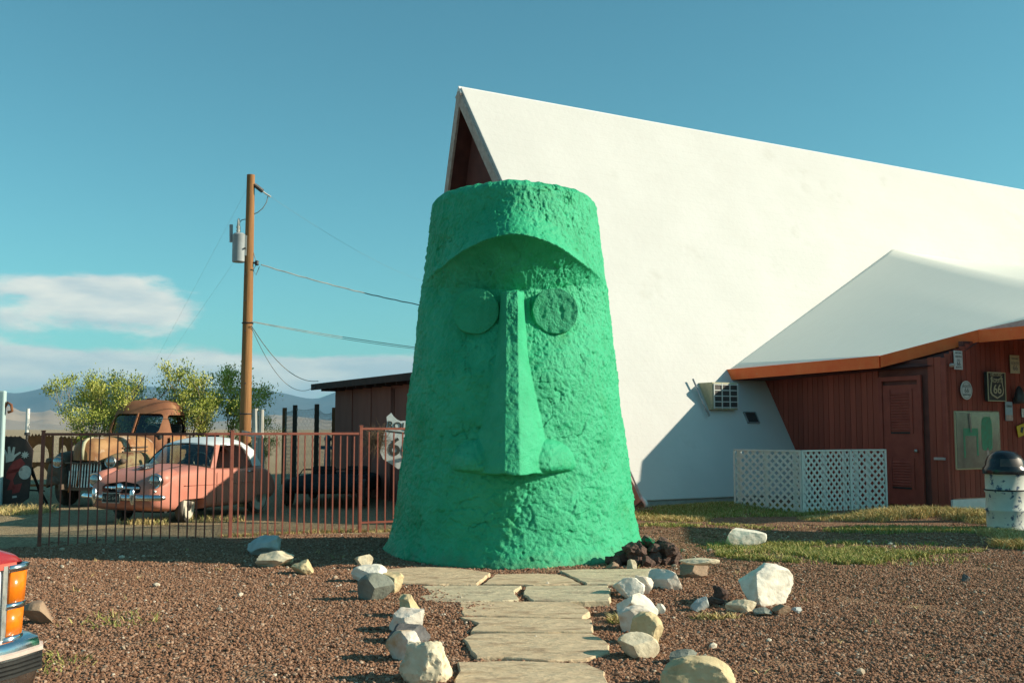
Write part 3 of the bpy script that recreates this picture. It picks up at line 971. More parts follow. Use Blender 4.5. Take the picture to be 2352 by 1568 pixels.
# wing wall facing left, board by board
ww = MB(); ww.box((WU + 0.06, (KN + 1.9) / 2, 1.38), (0.08, 1.9 - KN - 0.04, 3.1)); wwall = ww.build('wing_wall', M['darkred'], bld)
bw = 0.152
bm_ = MB(); bm_.box((0, 0, 0), (0.030, bw - 0.012, 3.14)); bme = bm_.mesh('board')
k = 0
y_ = KN + 0.11 + bw / 2
DOOR = (-2.90, -1.90)
while y_ < 1.85:
    if not (DOOR[0] - 0.11 < y_ < DOOR[1] + 0.11):
        link('board', bme, M['redboard'], wwall, (WU + 0.004, y_, 1.38))
    y_ += bw
MB().prism([(WU + 0.03, 1.5, 2.85), (WU + 0.03, -2.6, 2.85), (WU + 0.03, -2.6, 3.12), (WU + 0.03, 1.5, 3.25)], (0.05, 0, 0)).build('frieze', M['darkred'], bld)
MB().box((WU - 0.008, KN + 0.045, 1.38), (0.05, 0.10, 3.10)).build('corner_board', M['reddoor'], bld)
# door with louvre panels
dr = MB(); dr.box((WU, sum(DOOR) / 2, 1.24), (0.06, 0.86, 2.40)); door = dr.build('door', M['reddoor'], bld, bevel=0.004)
for yy_ in (DOOR[0] + 0.02, DOOR[1] - 0.02):
    MB().box((WU - 0.025, yy_, 1.30), (0.05, 0.09, 2.64)).build('door_frame', M['reddoor'], bld, bevel=0.004)
MB().box((WU - 0.025, sum(DOOR) / 2, 2.57), (0.05, 0.87, 0.09)).build('door_frame', M['reddoor'], bld, bevel=0.004)
for z0, n_ in ((1.55, 14), (0.45, 9)):
    for i in range(n_):
        MB().box((WU - 0.036, sum(DOOR) / 2, z0 + 0.055 * i), (0.012, 0.46, 0.045), Matrix.Rotation(R(28), 3, 'Y')).build('louvre', M['reddoor'], door)
    for yy_ in (-0.27, 0.27):
        MB().box((WU - 0.038, sum(DOOR) / 2 + yy_, z0 + 0.055 * n_ / 2 - .03), (0.018, 0.07, 0.055 * n_ + 0.12)).build('panel_stile', M['reddoor'], door)
    MB().box((WU - 0.040, sum(DOOR) / 2, z0 - 0.075), (0.012, 0.48, 0.035)).build('vent_slot', M['black'], door)
MB().lathe([(0.0, -0.07), (0.035, -0.06), (0.035, -0.03), (0.015, -0.02), (0.015, 0.0)], (0, 0, 0), 14, 'x').build('door_knob', M['dullchrome'], door, smooth=True, loc=(WU - 0.03, DOOR[0] + 0.12, 1.12))
MB().box((WU - 0.035, KN + 0.18, 0.98), (0.02, 0.26, 0.05)).build('latch', M['steel'], bld)
# front wall of the wing
fw = MB(); fw.box(((WU + 15) / 2 + 0.1, KN + 0.10, 1.6), (15 - WU - 0.2, 0.10, 2.7)); fw.box(((CU + 15) / 2 - 0.2, KN + 0.10, 3.10), (15 - CU + 0.4, 0.10, 0.36)); fwall = fw.build('front_wall', M['darkred'], bld)
bm_ = MB(); bm_.box((0, 0, 0), (bw - 0.012, 0.030, 2.72)); fbme = bm_.mesh('board')
u_ = WU + 0.02 + bw / 2
bm_ = MB(); bm_.box((0, 0, 0), (bw - 0.012, 0.030, 3.16)); fbme2 = bm_.mesh('board')
while u_ < 11.6:
    if u_ < CU + 0.1:
        zt_ = min(3.36, E1.z + (E2.z - E1.z) * max(0.0, min(1.0, (u_ - E1.x) / (E2.x - E1.x))) - 0.16)
        MB().box((0, 0, 0), (bw - 0.012, 0.030, zt_ - 0.22)).build('board', M['redboard'], fwall, loc=(u_, KN + 0.035, (zt_ + 0.22) / 2))
    else: link('board', fbme2, M['redboard'], fwall, (u_, KN + 0.035, 1.80))
    u_ += bw
MB().box((WU + 3.6, KN + 0.02, 0.09), (7.2, 0.14, 0.22)).build('sill_board', M['white_paint'], bld, bevel=0.006)
MB().box((WU + 3.7, KN - 0.22, -0.09), (7.4, 0.62, 0.14)).build('step', M['concrete'], bld, bevel=0.01)
MB().lathe([(0.0, -0.09), (0.03, -0.08), (0.04, -0.03), (0.04, 0.0)], (0, 0, 0), 12, 'y').build('floodlight', M['rake_trim'], bld, smooth=True, loc=(WU + 0.10, KN - 0.03, 2.78))
# small dark vent in the roof slope
vp = lc(on_plane(1725, 960, wl(0, 0, 0.14), (NV * RIDGE + ZV * HW).normalized()))
rm = Matrix((Vector((1, 0, 0)), Vector((0, HW, RIDGE)).normalized(), RN)).transposed()
MB().box(vp + RN * 0.01, (0.31, 0.25, 0.03), rm).build('vent', M['darkmetal'], bld)
sv = Vector((0, HW, RIDGE)).normalized()
for a, b in (((-1, 0), (0.02, 0.29)), ((1, 0), (0.02, 0.29)), ((0, -1), (0.35, 0.02)), ((0, 1), (0.35, 0.02))):
    MB().box(vp + RN * 0.02 + Vector((1, 0, 0)) * a[0] * 0.165 + sv * a[1] * 0.135, (b[0], b[1], 0.05), rm).build('vent_frame', M['steel'], bld)

# ---- air conditioner in the roof slope
FRN = NV.copy()
pA = lc(on_plane(1597, 882, wl(0, 0, 0.14), (NV * RIDGE + ZV * HW).normalized()))
pB = lc(on_plane(1662, 935, wl(0, 0, 0.14), (NV * RIDGE + ZV * HW).normalized()))
acu0, acz1, acz0 = pA.x + 0.10, pA.z + 0.03, pB.z - 0.06
acw = 0.74
ac = empty('air_conditioner', wl(acu0, 0, 0), TH)
tag(ac, 'white window air conditioner jutting out of the white roof slope', 'air conditioner')


def roofm(z):
    return (z - 0.14) * HW / (RIDGE - 0.14)


yfr = roofm(acz0) - 0.14
bx = MB(); bx.prism([(0, yfr, acz0), (0, yfr, acz1), (0, roofm(acz1) + 0.1, acz1), (0, roofm(acz0) + 0.1, acz0)], (acw, 0, 0))
bx.build('casing', M['signcream'], ac, bevel=0.008)
MB().box((acw / 2, yfr - 0.012, (acz0 + acz1) / 2), (acw - 0.08, 0.012, acz1 - acz0 - 0.07)).build('coil', M['darkmetal'], ac)
for i in range(5):
    MB().box((acw / 2, yfr - 0.025, acz0 + 0.05 + i * (acz1 - acz0 - 0.1) / 4), (acw - 0.04, 0.02, 0.022)).build('grille_bar', M['signwhite'], ac)
for i in range(4):
    MB().box((0.03 + i * (acw - 0.06) / 3, yfr - 0.027, (acz0 + acz1) / 2), (0.022, 0.02, acz1 - acz0 - 0.04)).build('grille_bar', M['signwhite'], ac)
MB().tube([(-0.22, roofm(acz1 + 0.1) - 0.16, acz1 + 0.08), (-0.14, yfr - 0.05, acz0 - 0.14)], 0.022, 8).build('brace', M['steel'], ac, smooth=True)

# ------------------------------------------------------------------ giant green head
def vnoise(x, z, freq, seed):
    rg = np.random.default_rng(seed)
    g = rg.uniform(-1, 1, (256, 256))
    X, Z = x * freq + 100, z * freq + 100
    i, j = np.floor(X).astype(int), np.floor(Z).astype(int)
    fx, fz = X - i, Z - j
    fx = fx * fx * (3 - 2 * fx); fz = fz * fz * (3 - 2 * fz)
    i0, i1, j0, j1 = i % 256, (i + 1) % 256, j % 256, (j + 1) % 256
    return (g[i0, j0] * (1 - fx) + g[i1, j0] * fx) * (1 - fz) + (g[i0, j1] * (1 - fx) + g[i1, j1] * fx) * fz


def sstep(a, b, x):
    t = np.clip((x - a) / (b - a), 0, 1)
    return t * t * (3 - 2 * t)


HH = 4.62


def plates(x, z, freq, seed):
    """random height per cell and distance to the cell edge"""
    rg = np.random.default_rng(seed)
    jx, jz, hv = rg.uniform(0, 1, (128, 128)), rg.uniform(0, 1, (128, 128)), rg.uniform(-1, 1, (128, 128))
    X, Z = x * freq + 500, z * freq + 500
    i, j = np.floor(X).astype(int), np.floor(Z).astype(int)
    d1 = np.full(X.shape, 9.0); d2 = np.full(X.shape, 9.0); hh = np.zeros(X.shape)
    for a in (-1, 0, 1):
        for b in (-1, 0, 1):
            ci, cj = (i + a) % 128, (j + b) % 128
            d = np.hypot(i + a + jx[ci, cj] - X, j + b + jz[ci, cj] - Z)
            new = d < d1
            d2 = np.where(new, d1, np.minimum(d2, d)); hh = np.where(new, hv[ci, cj], hh); d1 = np.where(new, d, d1)
    return hh, d2 - d1



def stucco(s, z):
    n = 0.018 * vnoise(s, z, 1.6, 1) + 0.009 * vnoise(s, z, 4.1, 2) + 0.006 * vnoise(s + 0.3 * vnoise(s, z, 3, 9), z, 10.5, 3)
    n += 0.0070 * vnoise(s, z, 21, 4) + 0.0065 * vnoise(s, z, 43, 5) - 0.008 * sstep(0.86, 1.0, 1 - np.abs(vnoise(s, z, 17, 15)))* sstep(-0.2, 0.4, vnoise(s, z, 3.1, 14))
    r = 1 - np.abs(vnoise(s * 1.3 + 0.25 * vnoise(s, z, 5, 19), z * 0.75 + 0.2 * vnoise(s, z, 7, 20), 4.4, 6))
    n -= 0.022 * sstep(0.955, 0.99, r) * sstep(0.42, 0.6, vnoise(s, z, 2.6, 7))
    r2 = 1 - np.abs(vnoise(s * 0.8 + 0.1 * vnoise(s, z, 6, 21), z * 1.2, 8.5, 8))
    n -= 0.014 * sstep(0.95, 0.995, r2) * sstep(0.3, 0.5, vnoise(s, z, 3.3, 17))
    n -= 0.02 * sstep(0.72, 0.85, vnoise(s, z, 13, 18)) * sstep(0.0, 0.5, vnoise(s, z, 2.1, 16))
    wx, wz = s + 0.05 * vnoise(s, z, 6, 51) + 0.02 * vnoise(s, z, 19, 52), z + 0.05 * vnoise(s, z, 6, 53) + 0.02 * vnoise(s, z, 19, 54)
    h1, e1 = plates(wx * 0.8, wz, 5.5, 55)
    pm = sstep(-0.25, 0.35, vnoise(s, z, 1.5, 56))
    n += pm * (0.009 * h1 - 0.012 * sstep(0.10, 0.0, e1) * sstep(-0.1, 0.5, vnoise(s, z, 4.0, 57)))
    h2, e2 = plates(wx, wz * 0.8, 14, 58)
    n += 0.0045 * h2 * sstep(0.3, -0.3, vnoise(s, z, 1.9, 59))
    # lumps of plaster
    n += 0.012 * sstep(0.55, 0.7, vnoise(s, z, 8, 27)) * sstep(-0.2, 0.3, vnoise(s, z, 1.7, 28))
    return n


def head_W(z):
    return 1.615 - 0.51 * z / HH + 0.10 * np.exp(-z / 0.16)


def brow_line(ax):
    # height of the brow edge as a function of |x|/W
    return 3.84 - 0.42 * np.clip(ax, 0, 1) ** 1.45


def nose_disp(x, z):
    """weight of the nose block, its forward reach and the nostril bulges"""
    t = np.clip((3.20 - z) / 2.15, 0, 1)                        # 0 at the bridge, 1 at the tip
    d = 0.13 + 0.40 * t ** 1.1
    fwd_half = 0.070 + 0.016 * t
    base_half = 0.150 + 0.08 * t + 0.20 * sstep(0.25, 1.0, t)
    xo = x + 0.03
    p = np.clip((base_half - np.abs(xo)) / (base_half - fwd_half), 0, 1) ** 0.85
    win = sstep(3.25, 3.19, z + 0.01 * vnoise(x, z, 12, 41)) * sstep(1.02, 1.05, z + 0.012 * vnoise(x, z, 9, 42))
    bul = np.zeros_like(x)
    for sg in (-1, 1):
        dz = z - 1.13
        e = ((x + 0.02 - sg * 0.40) / 0.34) ** 2 + (dz / np.where(dz > 0, 0.30, 0.13)) ** 2
        bul = np.maximum(bul, 0.22 * np.clip(1 - e, 0, 1) ** 0.75 * sstep(1.01, 1.05, z - 0.05 * np.abs(x)))
    return p * win, d, bul


def build_head():
    nf, nb, nz = 430, 70, 470
    ph = np.concatenate([np.linspace(-math.pi / 2, math.pi / 2, nf), np.linspace(math.pi / 2, 1.5 * math.pi, nb + 2)[1:-1]])
    zs = np.linspace(0, 1, nz) * (HH + 0.12) - 0.12
    PH, Z = np.meshgrid(ph, zs)
    W = head_W(np.maximum(Z, 0))
    sn, cs = np.sin(PH), np.cos(PH)
    front = cs >= 0
    X = W * sn
    keel = 0.24 * W * (1.09 - np.sqrt(np.abs(sn) ** 2 + 0.035))
    Yf = -(W * cs + keel)
    Y = np.where(front, Yf, -0.62 * W * cs + (Yf[:, :1] * 0 - 0.24 * W * (1.09 - math.sqrt(1.02))))
    S = PH * 1.4
    # outward direction
    ox, oy = sn, -cs
    ax = np.abs(sn)
    # brow: flares out towards its edge, then a scooped underside
    bl = brow_line(ax)
    fr = np.clip(1 - (ax / 0.93) ** 2, 0, 1) ** 1.1 * front
    above = np.clip((Z - bl) / (0.62 - 0.25 * ax), 0, 1)
    wf = np.exp(-(ax / 0.56) ** 2.2)
    flare = np.where(Z >= bl, 0.35 * (1 - above) ** 1.8, 0)
    low = np.minimum(3.21 + 0.20 * ax ** 2, bl - 0.04)                                   # foot of the scoop
    tt = np.clip((bl - Z) / (bl - low), 0, 1)
    under = np.where(Z < bl, 0.30 + (-0.30 - 0.20) * np.clip(tt / 0.92, 0, 1) ** 0.62, 0)
    back = np.where(Z < low, -0.33 * (1 - sstep(0, 1.15, low - Z)), 0)
    mixw = np.clip(tt / 0.92, 0, 1) ** 0.62
    br = np.where(Z >= bl, flare * wf, np.where(Z >= low, 0.35 * wf * (1 - mixw) - 0.33 * fr * mixw, back * fr)) * front
    # forehead ridge on the centre line
    br = br + 0.015 * np.exp(-((X + 0.05) / 0.22) ** 2) * sstep(3.75, 4.0, Z) * front
    st = stucco(S, Z)
    D = br + st
    # rounded top rim
    rim = np.clip((Z - (HH - 0.14)) / 0.14, 0, 1)
    shrink = 0.10 * rim ** 3
    X = X + ox * (D - shrink); Y = Y + oy * (D - shrink)
    pw, dn, bul = nose_disp(X, Z)
    pw = pw * front; bul = bul * front
    Yc = -(W + 0.24 * W * 0.90) - dn + 0.06 - 0.6 * st          # flat front face of the nose
    Yn = np.minimum(Y - bul, Y * (1 - pw) + Yc * pw)
    ns = np.where(front, Y - Yn, 0)
    Y = np.where(front, Yn, Y)
    # hollow cheeks beside the nose root
    Zo = Z + np.where(Z > HH - 0.2, 0.02 * vnoise(S, Z * 0, 2.5, 31) + 0.012 * vnoise(S, Z * 0, 9, 32), 0)
    nP = len(ph)
    verts = np.stack([X, Y, Zo], -1).reshape(-1, 3)
    idx = np.arange(nz * nP).reshape(nz, nP)
    a = idx[:-1, :]; b = np.roll(idx, -1, 1)[:-1, :]; c = np.roll(idx, -1, 1)[1:, :]; d = idx[1:, :]
    quads = np.stack([a, b, c, d], -1).reshape(-1, 4)
    nsf = ns.reshape(-1)
    isn = (nsf[quads].max(1) > 0.012)

    def sub(qs, cap=False):
        used = np.unique(qs); mp = np.full(len(verts), -1); mp[used] = np.arange(len(used))
        v = verts[used].tolist(); f = mp[qs].tolist()
        if cap:
            ring = [int(mp[i]) for i in idx[-1]]
            cpt = np.mean(verts[idx[-1]], 0)
            cpt[2] -= 0.05
            v.append(cpt.tolist()); k = len(v) - 1
            f += [[ring[i], ring[(i + 1) % nP], k] for i in range(nP)]
        me = bpy.data.meshes.new('head'); me.from_pydata(v, [], f)
        me.polygons.foreach_set('use_smooth', [True] * len(f))
        return me
    root = empty('giant_head_statue', HEADC)
    tag(root, 'giant bright green stucco head with long nose and round eyes', 'statue')
    link('head_body', sub(quads[~isn], True), M['green'], root)
    link('nose', sub(quads[isn]), M['green'], root)
    # eyes: thick plaster discs
    for sx in (-1, 1):
        cx = 0.49 * sx + 0.012
        zc = 2.99
        Wz = float(head_W(np.array(zc))); s_ = cx / Wz
        yb = -(Wz * math.sqrt(1 - s_ * s_) + 0.25 * Wz * (1 - abs(s_))) + 0.16
        rr = 0.285
        v, f = [], []
        nr, na = 30, 96
        for i in range(nr + 1):
            q = i / nr
            for k in range(na):
                t = 2 * math.pi * k / na
                if q < 0.8:
                    r_, dep = rr * q / 0.8, 0.0
                else:
                    r_, dep = rr * (1 + 0.05 * (q - 0.8) / 0.2), 0.30 * (q - 0.8) / 0.2
                xx_, zz_ = r_ * math.cos(t), r_ * math.sin(t)
                v.append((xx_, dep, zz_))
        va = np.array(v)
        st2 = 0.5 * stucco(va[:, 0] + 7 * sx, va[:, 2] + 3) + 0.007 * vnoise(va[:, 0] * 2.2, va[:, 2] * 0.4, 9, 61 + sx)
        inner = np.clip(1 - va[:, 1] / 0.05, 0, 1)
        edge_n = 0.007 * vnoise(np.arctan2(va[:, 2], va[:, 0]) * 0.5, va[:, 1] * 0, 8, 70 + sx)
        va[:, 1] -= st2 * inner
        rad = 1 + edge_n / rr
        va[:, 0] *= rad; va[:, 2] *= rad
        for i in range(nr):
            for k in range(na):
                f.append((i * na + k, i * na + (k + 1) % na, (i + 1) * na + (k + 1) % na, (i + 1) * na + k))
        me = bpy.data.meshes.new('eye'); me.from_pydata(va.tolist(), [], f)
        me.polygons.foreach_set('use_smooth', [True] * len(f))
        bmx = bmesh.new(); bmx.from_mesh(me); bmesh.ops.recalc_face_normals(bmx, faces=bmx.faces); bmx.to_mesh(me); bmx.free()
        o = link('eye', me, M['green_eye'], root, (cx, yb - 0.065, zc), (R(-5), 0, R(7 * sx)))
    return root


build_head()

# ------------------------------------------------------------------ flagstone path
path = empty('flagstone_path', atz(1200, 1400))
tag(path, 'path of flat tan flagstones leading to the green head', kind='structure')


def c7(x, y):
    return 746.5 + x * 0.3418, 1177.1 + y * 0.3418


FLAGS = [('flag_tan', [(395, 380), (540, 366), (700, 362), (860, 368), (1000, 384), (1110, 400), (1075, 432), (1020, 475), (700, 478), (480, 470), (400, 440)]),
         ('flag_tan', [(1060, 475), (1150, 412), (1380, 407), (1560, 412), (1650, 440), (1720, 475), (1400, 482)]),
         ('flag_grey', [(1580, 388), (1700, 380), (2000, 376), (2230, 370), (2340, 395), (2270, 430), (2180, 470), (1960, 476), (1760, 475), (1650, 425)]),
         ('flag_grey', [(650, 490), (1000, 485), (1320, 488), (1270, 525), (1300, 580), (1200, 588), (880, 592), (630, 590), (640, 560), (720, 545), (690, 515)]),
         ('flag_grey', [(1350, 490), (1600, 486), (1900, 488), (1920, 530), (1910, 588), (1650, 592), (1400, 585), (1335, 545)]),
         ('flag_tan', [(905, 597), (1300, 594), (1650, 596), (1740, 625), (1780, 660), (1730, 706), (1300, 696), (930, 688), (915, 640)]),
         ('flag_tan', [(905, 695), (1200, 699), (1500, 706), (1790, 715), (1800, 800), (1400, 798), (980, 790), (1035, 738)]),
         ('flag_tan', [(925, 845), (1000, 812), (1400, 806), (1790, 808), (1860, 842), (1910, 880), (1915, 930), (1760, 975), (1500, 988), (1200, 966), (1020, 968), (970, 900)]),
         ('flag_tan', [(890, 1000), (1200, 992), (1500, 1000), (1750, 1003), (1880, 1060), (1905, 1144), (1960, 1260), (900, 1260), (870, 1144), (905, 1060)])]
for i, (mk, poly) in enumerate(FLAGS):
    rg = random.Random(50 + i)
    zt = 0.022 + rg.uniform(0, 0.010)
    pts = []
    n = len(poly)
    wp = [atz(*c7(*q), zt) for q in poly]
    for k in range(n):
        a, b = wp[k], wp[(k + 1) % n]
        m_ = max(1, int((b - a).length / 0.09))
        for j in range(m_):
            q = a.lerp(b, j / m_)
            d = 0.012 if j else 0.0
            pts.append(Vector((q.x + rg.uniform(-d, d), q.y + rg.uniform(-d, d), 0)))
    ctr = sum(pts, Vector()) / len(pts)
    q = MB()
    tilt = Vector((rg.uniform(-.006, .006), rg.uniform(-.004, .004), 0))
    rings = []
    for f_, z in ((1.012, -0.03), (1.0, zt - 0.008), (0.985, zt)):
        rings.append([Vector(((p - ctr).x * f_, (p - ctr).y * f_, z + (p - ctr).dot(tilt))) for p in pts])
    q.loft(rings, close=True)
    q.add(rings[-1], [tuple(range(len(pts)))])
    o = q.build('flagstone', M[mk], path)
    o.location = ctr - path.location
    o.location.z = 0

# ------------------------------------------------------------------ rocks
ico4v, ico4f = ico(5)


def rock_mesh(seed, planes=11, rough=0.05, cut_lo=0.42, cut_hi=0.78):
    rg = random.Random(seed)
    v = ico4v.copy()
    for k in range(planes):
        d = Vector((rg.gauss(0, 1), rg.gauss(0, 1), rg.gauss(0.15, 0.8))).normalized()
        h = rg.uniform(cut_lo, cut_hi)
        dn = np.array(d)
        t = v @ dn - h
        v = v - np.outer(np.maximum(t, 0) * 0.97, dn)
    off = rg.uniform(0, 50)
    for i in range(len(v)):
        p = Vector(v[i])
        nn = mnoise.fractal(p * 1.6 + Vector((off, 0, 0)), 0.9, 2.0, 6)
        n2 = mnoise.noise(p * 9 + Vector((0, off, 0)))
        v[i] = v[i] * (1 + rough * nn * 1.6 + rough * 0.22 * n2)
    lo, hi = v.min(0), v.max(0)
    v = (v - (lo + hi) / 2) / ((hi - lo) / 2)
    me = bpy.data.meshes.new('rock'); me.from_pydata(v.tolist(), [], ico4f)
    me.polygons.foreach_set('use_smooth', [True] * len(ico4f))
    me.set_sharp_from_angle(angle=R(24))
    return me


def rock(x0, x1, y0, y1, mk, label, seed, depth=0.85, planes=15, rough=0.06, sink=0.2, rz=None, z0=0.0, tilt=0.0, group=None, name='rock', lo=0.42):
    """a rock that fills the given pixel box of the photograph and stands on the ground"""
    g = atz((x0 + x1) / 2, y1 - (y1 - y0) * 0.04, z0)
    w = (x1 - x0) / FPX * g.y * 1.06
    dp = w * depth
    cy = g.y + dp * 0.42
    ang = math.atan2(CAMZ - z0, g.y)
    h = max(0.40 * w, ((y1 - y0) / FPX * g.y - dp * math.sin(ang) * 0.35) * 1.06) if z0 == 0 else (y1 - y0) / FPX * g.y
    me = rock_mesh(seed, planes, rough, lo)
    me.transform(Matrix.Diagonal((w / 2, dp / 2, h * (1 + sink) / 2, 1)) @ Matrix.Rotation(0, 4, 'Z'))
    o = link(name, me, M[mk])
    X = g.x * cy / g.y
    o.location = (X, cy, gz(X, cy) + z0 + h * (1 - sink) / 2)
    o.rotation_euler = (0, tilt, 0)
    tag(o, label, 'rock', group)
    return o


GL, GR = 'stones edging the left side of the path', 'stones edging the right side of the path'
rock(571, 643, 1239, 1286, 's_paleblue', 'large blue grey rock in the shade of the green head', 301, group='three stones left of the head')
rock(592, 673, 1271, 1309, 's_cream', 'low lumpy tan rock in front of the blue grey rock', 302, rough=0.09, group='three stones left of the head')
rock(670, 718, 1290, 1323, 's_ochre', 'small yellowish block beside the low tan rock', 303, planes=8, lo=0.5, group='three stones left of the head')
rock(815, 856, 1272, 1306, 's_cream', 'smallest beige stone at the far end of the left path edge', 304, group=GL)
rock(810, 884, 1304, 1346, 's_white', 'white stone at the left corner of the top flagstone', 305, group=GL)
rock(868, 926, 1326, 1373, 's_ochre', 'tan pointed stone standing behind the grey green slab', 306, group=GL)
rock(823, 903, 1330, 1390, 's_green', 'angular grey green slate slab left of the path', 307, planes=7, lo=0.42, rough=0.03, depth=0.6, group=GL)
rock(916, 974, 1375, 1426, 's_ochre', 'mottled yellow brown stone left of the path', 308, rough=0.09, group=GL)
rock(896, 973, 1401, 1456, 's_pink', 'pinkish white stone in front of the mottled brown one', 309, group=GL)
rock(893, 986, 1436, 1481, 's_dark', 'dark grey rough stone wedged among the white ones', 310, rough=0.08, group=GL)
rock(885, 968, 1453, 1523, 's_orange', 'white stone with an orange underside left of the path', 311, group=GL)
rock(920, 1034, 1481, 1578, 's_cream', 'biggest rounded cream boulder at the lower left of the path', 312, planes=7, lo=0.72, rough=0.10, group=GL)
rock(1411, 1478, 1326, 1374, 's_white', 'pale grey white stone at the top of the right path edge', 313, group=GR)
rock(1455, 1501, 1325, 1364, 's_pink', 'orange faced upright chip behind the grey white stone', 330, planes=7, lo=0.45, depth=0.5, group=GR)
rock(1490, 1562, 1313, 1357, 's_pink', 'rounded pinkish white stone right of the path edge row', 314, group=GR)
rock(1420, 1510, 1356, 1411, 's_white', 'tilted whitish stone second down the right path edge', 315, group=GR, tilt=0.2)
rock(1504, 1527, 1378, 1404, 's_white', 'tiny white stone beside the tilted whitish one', 316, group=GR)
rock(1420, 1512, 1389, 1449, 's_pink', 'blocky pinkish stone in the right path edge', 317, planes=8, lo=0.5, group=GR)
rock(1446, 1523, 1410, 1481, 's_ochre', 'ochre wedge shaped stone with a split face', 318, planes=6, lo=0.4, depth=0.6, group=GR, tilt=-0.25)
rock(1421, 1511, 1460, 1517, 's_cream', 'smooth cream block nearest the path on the right', 319, planes=9, lo=0.55, rough=0.025, group=GR)
rock(1537, 1600, 1495, 1530, 's_green', 'mossy grey olive stone behind the large tan wedge', 320, rough=0.08)
rock(1518, 1682, 1526, 1590, 's_ochre', 'large tan wedge at the bottom edge of the picture', 321, planes=7, lo=0.42, depth=0.55)
rock(1707, 1827, 1303, 1396, 's_white', 'largest white quartz boulder on the right of the yard', 322, planes=9, rough=0.06)
rock(1665, 1756, 1216, 1259, 's_white', 'white boulder farther back near the grass', 323, planes=9, rough=0.03)
rock(1562, 1626, 1296, 1331, 's_brown', 'square brown block carrying a thin flat stone', 324, planes=7, lo=0.45, depth=0.8)
rock(1564, 1649, 1285, 1299, 's_cream', 'thin flat stone lying on the square brown block', 325, depth=0.6, planes=6, z0=0.19)
rock(1586, 1627, 1366, 1398, 's_paleblue', 'small round grey green stone left of the white boulder', 326, rough=0.03)
rock(1638, 1673, 1345, 1376, 's_lava', 'upright dark lava stone behind the small grey one', 327, rough=0.12)
rock(1620, 1662, 1366, 1388, 's_lava', 'low brown lava stone beside the upright one', 328, rough=0.12)
rock(1774, 1816, 1386, 1410, 's_brown', 'brown chunk under the right foot of the white boulder', 329, rough=0.06)
rock(1732, 1772, 1394, 1410, 's_green', 'flat dark olive stone in front of the white boulder', 331, rough=0.05)
rock(1668, 1736, 1388, 1402, 's_cream', 'long flat tan stone lying before the white boulder', 332, depth=0.35, planes=6)
rock(1818, 1842, 1392, 1406, 's_paleblue', 'tiny bluish stone right of the white boulder', 333)
rock(2208, 2228, 1322, 1340, 's_dark', 'single small black stone lying alone on the right gravel', 334, rough=0.08)
rock(52, 121, 1389, 1442, 's_brown', 'brown sandstone rock beside the pickup bumper', 335, planes=8, rough=0.03)
rock(1497, 1518, 1250, 1263, 's_dark', 'small dark stone in the shade right of the head', 336)
hc = atz(1487, 1300)
rgp = random.Random(77)
HEAP = []
for i in range(15):
    t_ = (i + 0.5) / 15
    HEAP.append((-0.45 + 0.84 * t_ + rgp.uniform(-.03, .03), rgp.uniform(-.05, .30) + (0.12 if t_ < 0.25 else 0), 0.0, rgp.uniform(.075, .125) * (0.8 if t_ < 0.2 else 1)))
for i in range(8):
    HEAP.append((-0.18 + 0.50 * (i + 0.5) / 8, rgp.uniform(.08, .34), 0.115, rgp.uniform(.07, .11)))
HEAP.append((0.04, 0.22, 0.21, 0.085)); HEAP.append((0.20, 0.26, 0.20, 0.07))
for i, (dx, dy, dz, r_) in enumerate(HEAP):
    gp_ = i in (17, 20, 23)
    me = rock_mesh(400 + i, 10, 0.12, 0.5, 0.85)
    me.transform(Matrix.Diagonal((r_, r_ * rgp.uniform(.8, 1.0), r_ * rgp.uniform(.7, .95), 1)))
    o = link('lava_rock', me, M['s_greenpaint'] if gp_ else M['s_lava'], None, (hc.x + dx, hc.y + dy, dz + r_ * 0.62), (0, 0, rgp.uniform(0, 6)))
    tag(o, ('lava rock splashed with green paint in the heap beside the head' if gp_ else 'rough brown lava rock in the heap at the right foot of the head'), 'rock', 'lava rocks heaped at the right foot of the head')
rock(1440, 1462, 1286, 1310, 's_cream', 'pale upright chip leaning on the lava rock heap', 440, group='lava rocks heaped at the right foot of the head')
rock(1392, 1421, 1291, 1308, 's_brown', 'flattish brown stone at the left end of the lava rock heap', 441, group='lava rocks heaped at the right foot of the head')

# ------------------------------------------------------------------ metal fence
FD = (Vector((-2.337, 15.88, 0)) - Vector((-6.375, 13.978, 0))).normalized()
F0 = Vector((-6.375, 13.978, 0))
FH = 1.50


def fence_panel(name, a, b, h, bars, label, first_post=True, last_post=True, bottom=False, pw=0.05, group='fence panels in front of the old cars'):
    root = empty(name, (a.x, a.y, 0))
    tag(root, label, 'fence', group)
    d = b - a; L_ = d.length; x = d.normalized(); rz = math.atan2(x.y, x.x)
    root.rotation_euler = (0, 0, rz)
    for k, (u, on) in enumerate(((0, first_post), (L_, last_post))):
        if on:
            hh = h + 0.02
            z0 = gz(a.x + x.x * u, a.y + x.y * u) - 0.1
            MB().box((u, 0, (hh + z0) / 2), (pw, pw, hh - z0)).build('post', M['fence'], root, bevel=0.004)
            MB().box((u, 0, hh + 0.006), (pw + 0.012, pw + 0.012, 0.014)).build('post_cap', M['fence'], root)
    MB().box((L_ / 2, 0, h - 0.02), (L_ - pw, 0.036, 0.036)).build('top_rail', M['fence'], root, bevel=0.003)
    if bottom:
        MB().box((L_ / 2, 0, 0.12), (L_ - pw, 0.03, 0.03)).build('bottom_rail', M['fence'], root)
    q = MB(); q.box((0, 0, h / 2 - 0.04), (0.019, 0.019, h + 0.01)); bme_ = q.mesh('bar')
    for i in range(bars):
        u = L_ * (i + 1) / (bars + 1)
        link('bar', bme_, M['fence'], root, (u, 0, gz(a.x + x.x * u, a.y + x.y * u)), (0, R(random.uniform(-.3, .3)), 0))
    return root


